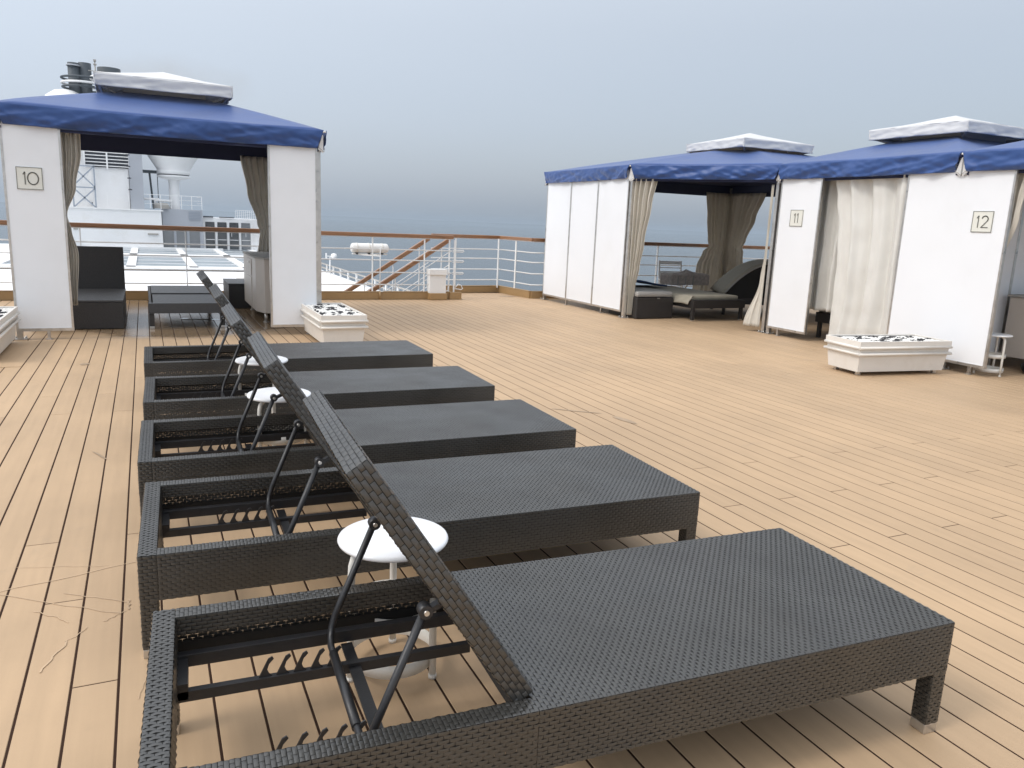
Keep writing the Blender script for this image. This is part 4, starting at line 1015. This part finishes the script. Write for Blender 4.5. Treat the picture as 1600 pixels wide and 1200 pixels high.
mb = MB(); mb.lathe([(1.9, 6.0), (1.9, 7.2), (1.8, 8.0), (1.45, 8.6), (.85, 9.03), (0, 9.2)], (-5.2, 1.8, 0), 32); mb.build('white_dome', 'ship_white', fn_)
for x, r_, zt, y in ((-4.55, .42, 11.2, 1.6), (-3.76, .46, 11.3, 1.8), (-2.05, .86, 11.15, 2.2)):
    mb = MB(); mb.lathe([(r_, 6), (r_, zt), (r_*.86, zt), (r_*.86, zt-1)], (x, y, 0), 28); mb.build('exhaust_pipe', 'funnel_dark', fn_)
mb = MB(); mb.lathe([(.44, 10.95), (.52, 10.95), (.52, 11.05), (.44, 11.05)], (-4.55, 1.6, 0), 24); mb.build('pipe_collar', 'ship_grey', fn_)
for z, m_, r_ in ((10.1, 'funnel_dark', 1.75), (9.72, 'ship_white', 1.75), (9.4, 'funnel_dark', 1.7)):
    mb = MB(); mb.tube([(-3.75+r_*math.cos(a), 2.2+r_*math.sin(a), z) for a in [2*math.pi*k/36 for k in range(37)]], .09, 8, caps=False); mb.build('hoop', m_, fn_)
mb = MB(); mb.tube([(-3.0, 1.2, 9), (-3.0, 1.2, 11.45)], .05, 8); mb.box((-3.0, 1.2, 11.5), (.2, .2, .14)); mb.box((-3.0, 1.2, 11.2), (.24, .24, .08)); mb.bar((-3.5, 1.2, 10.7), (-2.6, 1.2, 10.7), .06); mb.build('aerial_mast', 'lamp_grey', fn_)
mb = MB(); mb.lathe([(0, .28), (.25, .15), (.3, 0), (.25, -.15), (0, -.28)], (-3.15, .9, 10.1), 16); mb.build('lamp_globe', 'ship_white', fn_)
# dark arm and satellite dome
s = empty('dark_platform', (.42, 74.5, 1.2), 0, 'dark blue arm on a thin leg between the funnel and the white satellite dome', 'platform')
mb = MB(); mb.box((.45, 0, 3.15), (1.9, 1.0, .22)); mb.build('arm', 'funnel_dark', s); mb = MB(); mb.bar((.15, 0, 3.05), (.35, 0, .1), .16); mb.bar((.75, 0, 3.05), (.75, 0, .5), .06); mb.build('leg', 'funnel_dark', s)
s = empty('satellite_dome', (2.42, 74, 1.3), 0, 'white satellite dome bowl on a thick white stem above the grey block', 'satellite dome')
mb = MB(); mb.lathe([(.42, 0), (.42, 2.1), (.46, 2.5)], n=28); mb.build('stem', 'ship_white', s)
mb = MB(); mb.lathe([(.46, 2.45), (1.30, 2.66), (1.30, 2.82), (0, 2.82)], n=40); mb.build('skirt', 'ship_white', s)
mb = MB(); mb.lathe([(1.22, 2.82), (1.22, 2.90)], n=40); mb.build('vent_gap', 'dark_vent', s)
mb = MB(); mb.lathe([(1.22, 2.90), (1.30, 2.92), (1.30, 3.22), (1.26, 3.24), (1.55, 3.7), (1.95, 4.35), (2.05, 4.7), (1.95, 5.3), (1.5, 6.0), (.8, 6.45), (0, 6.6)], n=48); mb.build('radome', 'ship_white', s)
# low balustrade along the edge of the lower roof
s = empty('roof_balustrade', (10.1, 37, -2.1), 0, 'small grey balustrade running along the edge of the lower white roof', 'railing')
mb = MB(); 
for z in (.25, .5): mb.bar((0, -9, z), (0, 40, z), .06)
mb.build('rails', 'lamp_grey', s)
for k in range(22): mb = MB(); mb.box((0, -9+k*1.9, .26), (.08, .10, .5)); mb.build('post', 'ship_white', s)
s = empty('mast_lamp', (10.0, 47.5, -2.1), 0, 'small white lamp cluster on the edge of the lower roof', 'lamp')
mb = MB(); mb.tube([(0, 0, 0), (0, 0, 1.1)], .04, 8); mb.build('mast', 'ship_white', s); mb = MB(); mb.box((-.22, 0, 1.1), (.07, .1, .36)); mb.box((0, 0, 1.1), (.5, .08, .05)); mb.lathe([(0, .2), (.16, .15), (.19, 0), (.16, -.1), (0, -.1)], (.24, 0, 1.08), 16); mb.build('lamp_head', 'ship_white', s)
# equipment seen through the stair bars
s = empty('deck_machinery', (5.5, 19.0, -1.15), 0, 'white deck machinery with round covers seen through the stair railing bars', 'machinery')
for x, r_ in ((0, .12), (.35, .16), (.85, .12)):
    mb = MB(); mb.lathe([(0, .3), (r_*.8, .27), (r_, .15), (r_, 0)], (x, 0, 0), 16); mb.build('cover', 'ship_white', s)
mb = MB(); mb.box((.4, .2, -.1), (1.6, .7, .2)); mb.box((.15, -.05, .22), (.06, .06, .4)); mb.box((.6, -.05, .22), (.06, .06, .4)); mb.build('base', 'ship_grey', s)
mb = MB(); mb.tube([(.1, -.1, .3), (.6, -.1, .36)], .03, 8); mb.build('hose', 'dark_vent', s)

# ------------------------------------------------------------------ funnel smoke drifting off
mb = MB(); mb.lathe([(0, -1), (.5, -.87), (.87, -.5), (1, 0), (.87, .5), (.5, .87), (0, 1)], n=24)
mb.v = [(x*11, y*5, z*3.4) for x, y, z in mb.v]
sm = bpy.data.materials.new('smoke'); sm.use_nodes = True; t = sm.node_tree; t.nodes.remove(t.nodes['Principled BSDF'])
pv = N(t, 'ShaderNodeVolumePrincipled'); pv.inputs['Color'].default_value = (.58, .49, .38, 1); pv.inputs['Density'].default_value = 0
tcn = N(t, 'ShaderNodeTexCoord'); ln = N(t, 'ShaderNodeMapping'); ln.inputs['Scale'].default_value = (1/11, 1/5, 1/3.4); t.links.new(tcn.outputs['Object'], ln.inputs[0])
le = N(t, 'ShaderNodeVectorMath', operation='LENGTH'); t.links.new(ln.outputs[0], le.inputs[0])
nn3 = N(t, 'ShaderNodeTexNoise'); nn3.inputs['Scale'].default_value = .22; nn3.inputs['Detail'].default_value = 3; t.links.new(tcn.outputs['Object'], nn3.inputs['Vector'])
sb = N(t, 'ShaderNodeMath', operation='MULTIPLY_ADD'); sb.inputs[1].default_value = 1.3; t.links.new(nn3.outputs[0], sb.inputs[0]); 
ng = N(t, 'ShaderNodeMath', operation='MULTIPLY'); ng.inputs[1].default_value = -1; t.links.new(le.outputs['Value'], ng.inputs[0]); t.links.new(ng.outputs[0], sb.inputs[2])
mr = N(t, 'ShaderNodeMapRange'); mr.inputs[1].default_value = -.1; mr.inputs[2].default_value = .9; mr.inputs[3].default_value = 0; mr.inputs[4].default_value = .075; t.links.new(sb.outputs[0], mr.inputs[0])
t.links.new(mr.outputs[0], pv.inputs['Density']); t.links.new(pv.outputs[0], t.nodes['Material Output'].inputs['Volume'])
o = mb.build('funnel_smoke', sm, loc=(2.0, 84, 13.2)); o.rotation_euler = (0, R(4), 0); o['kind'] = 'stuff'
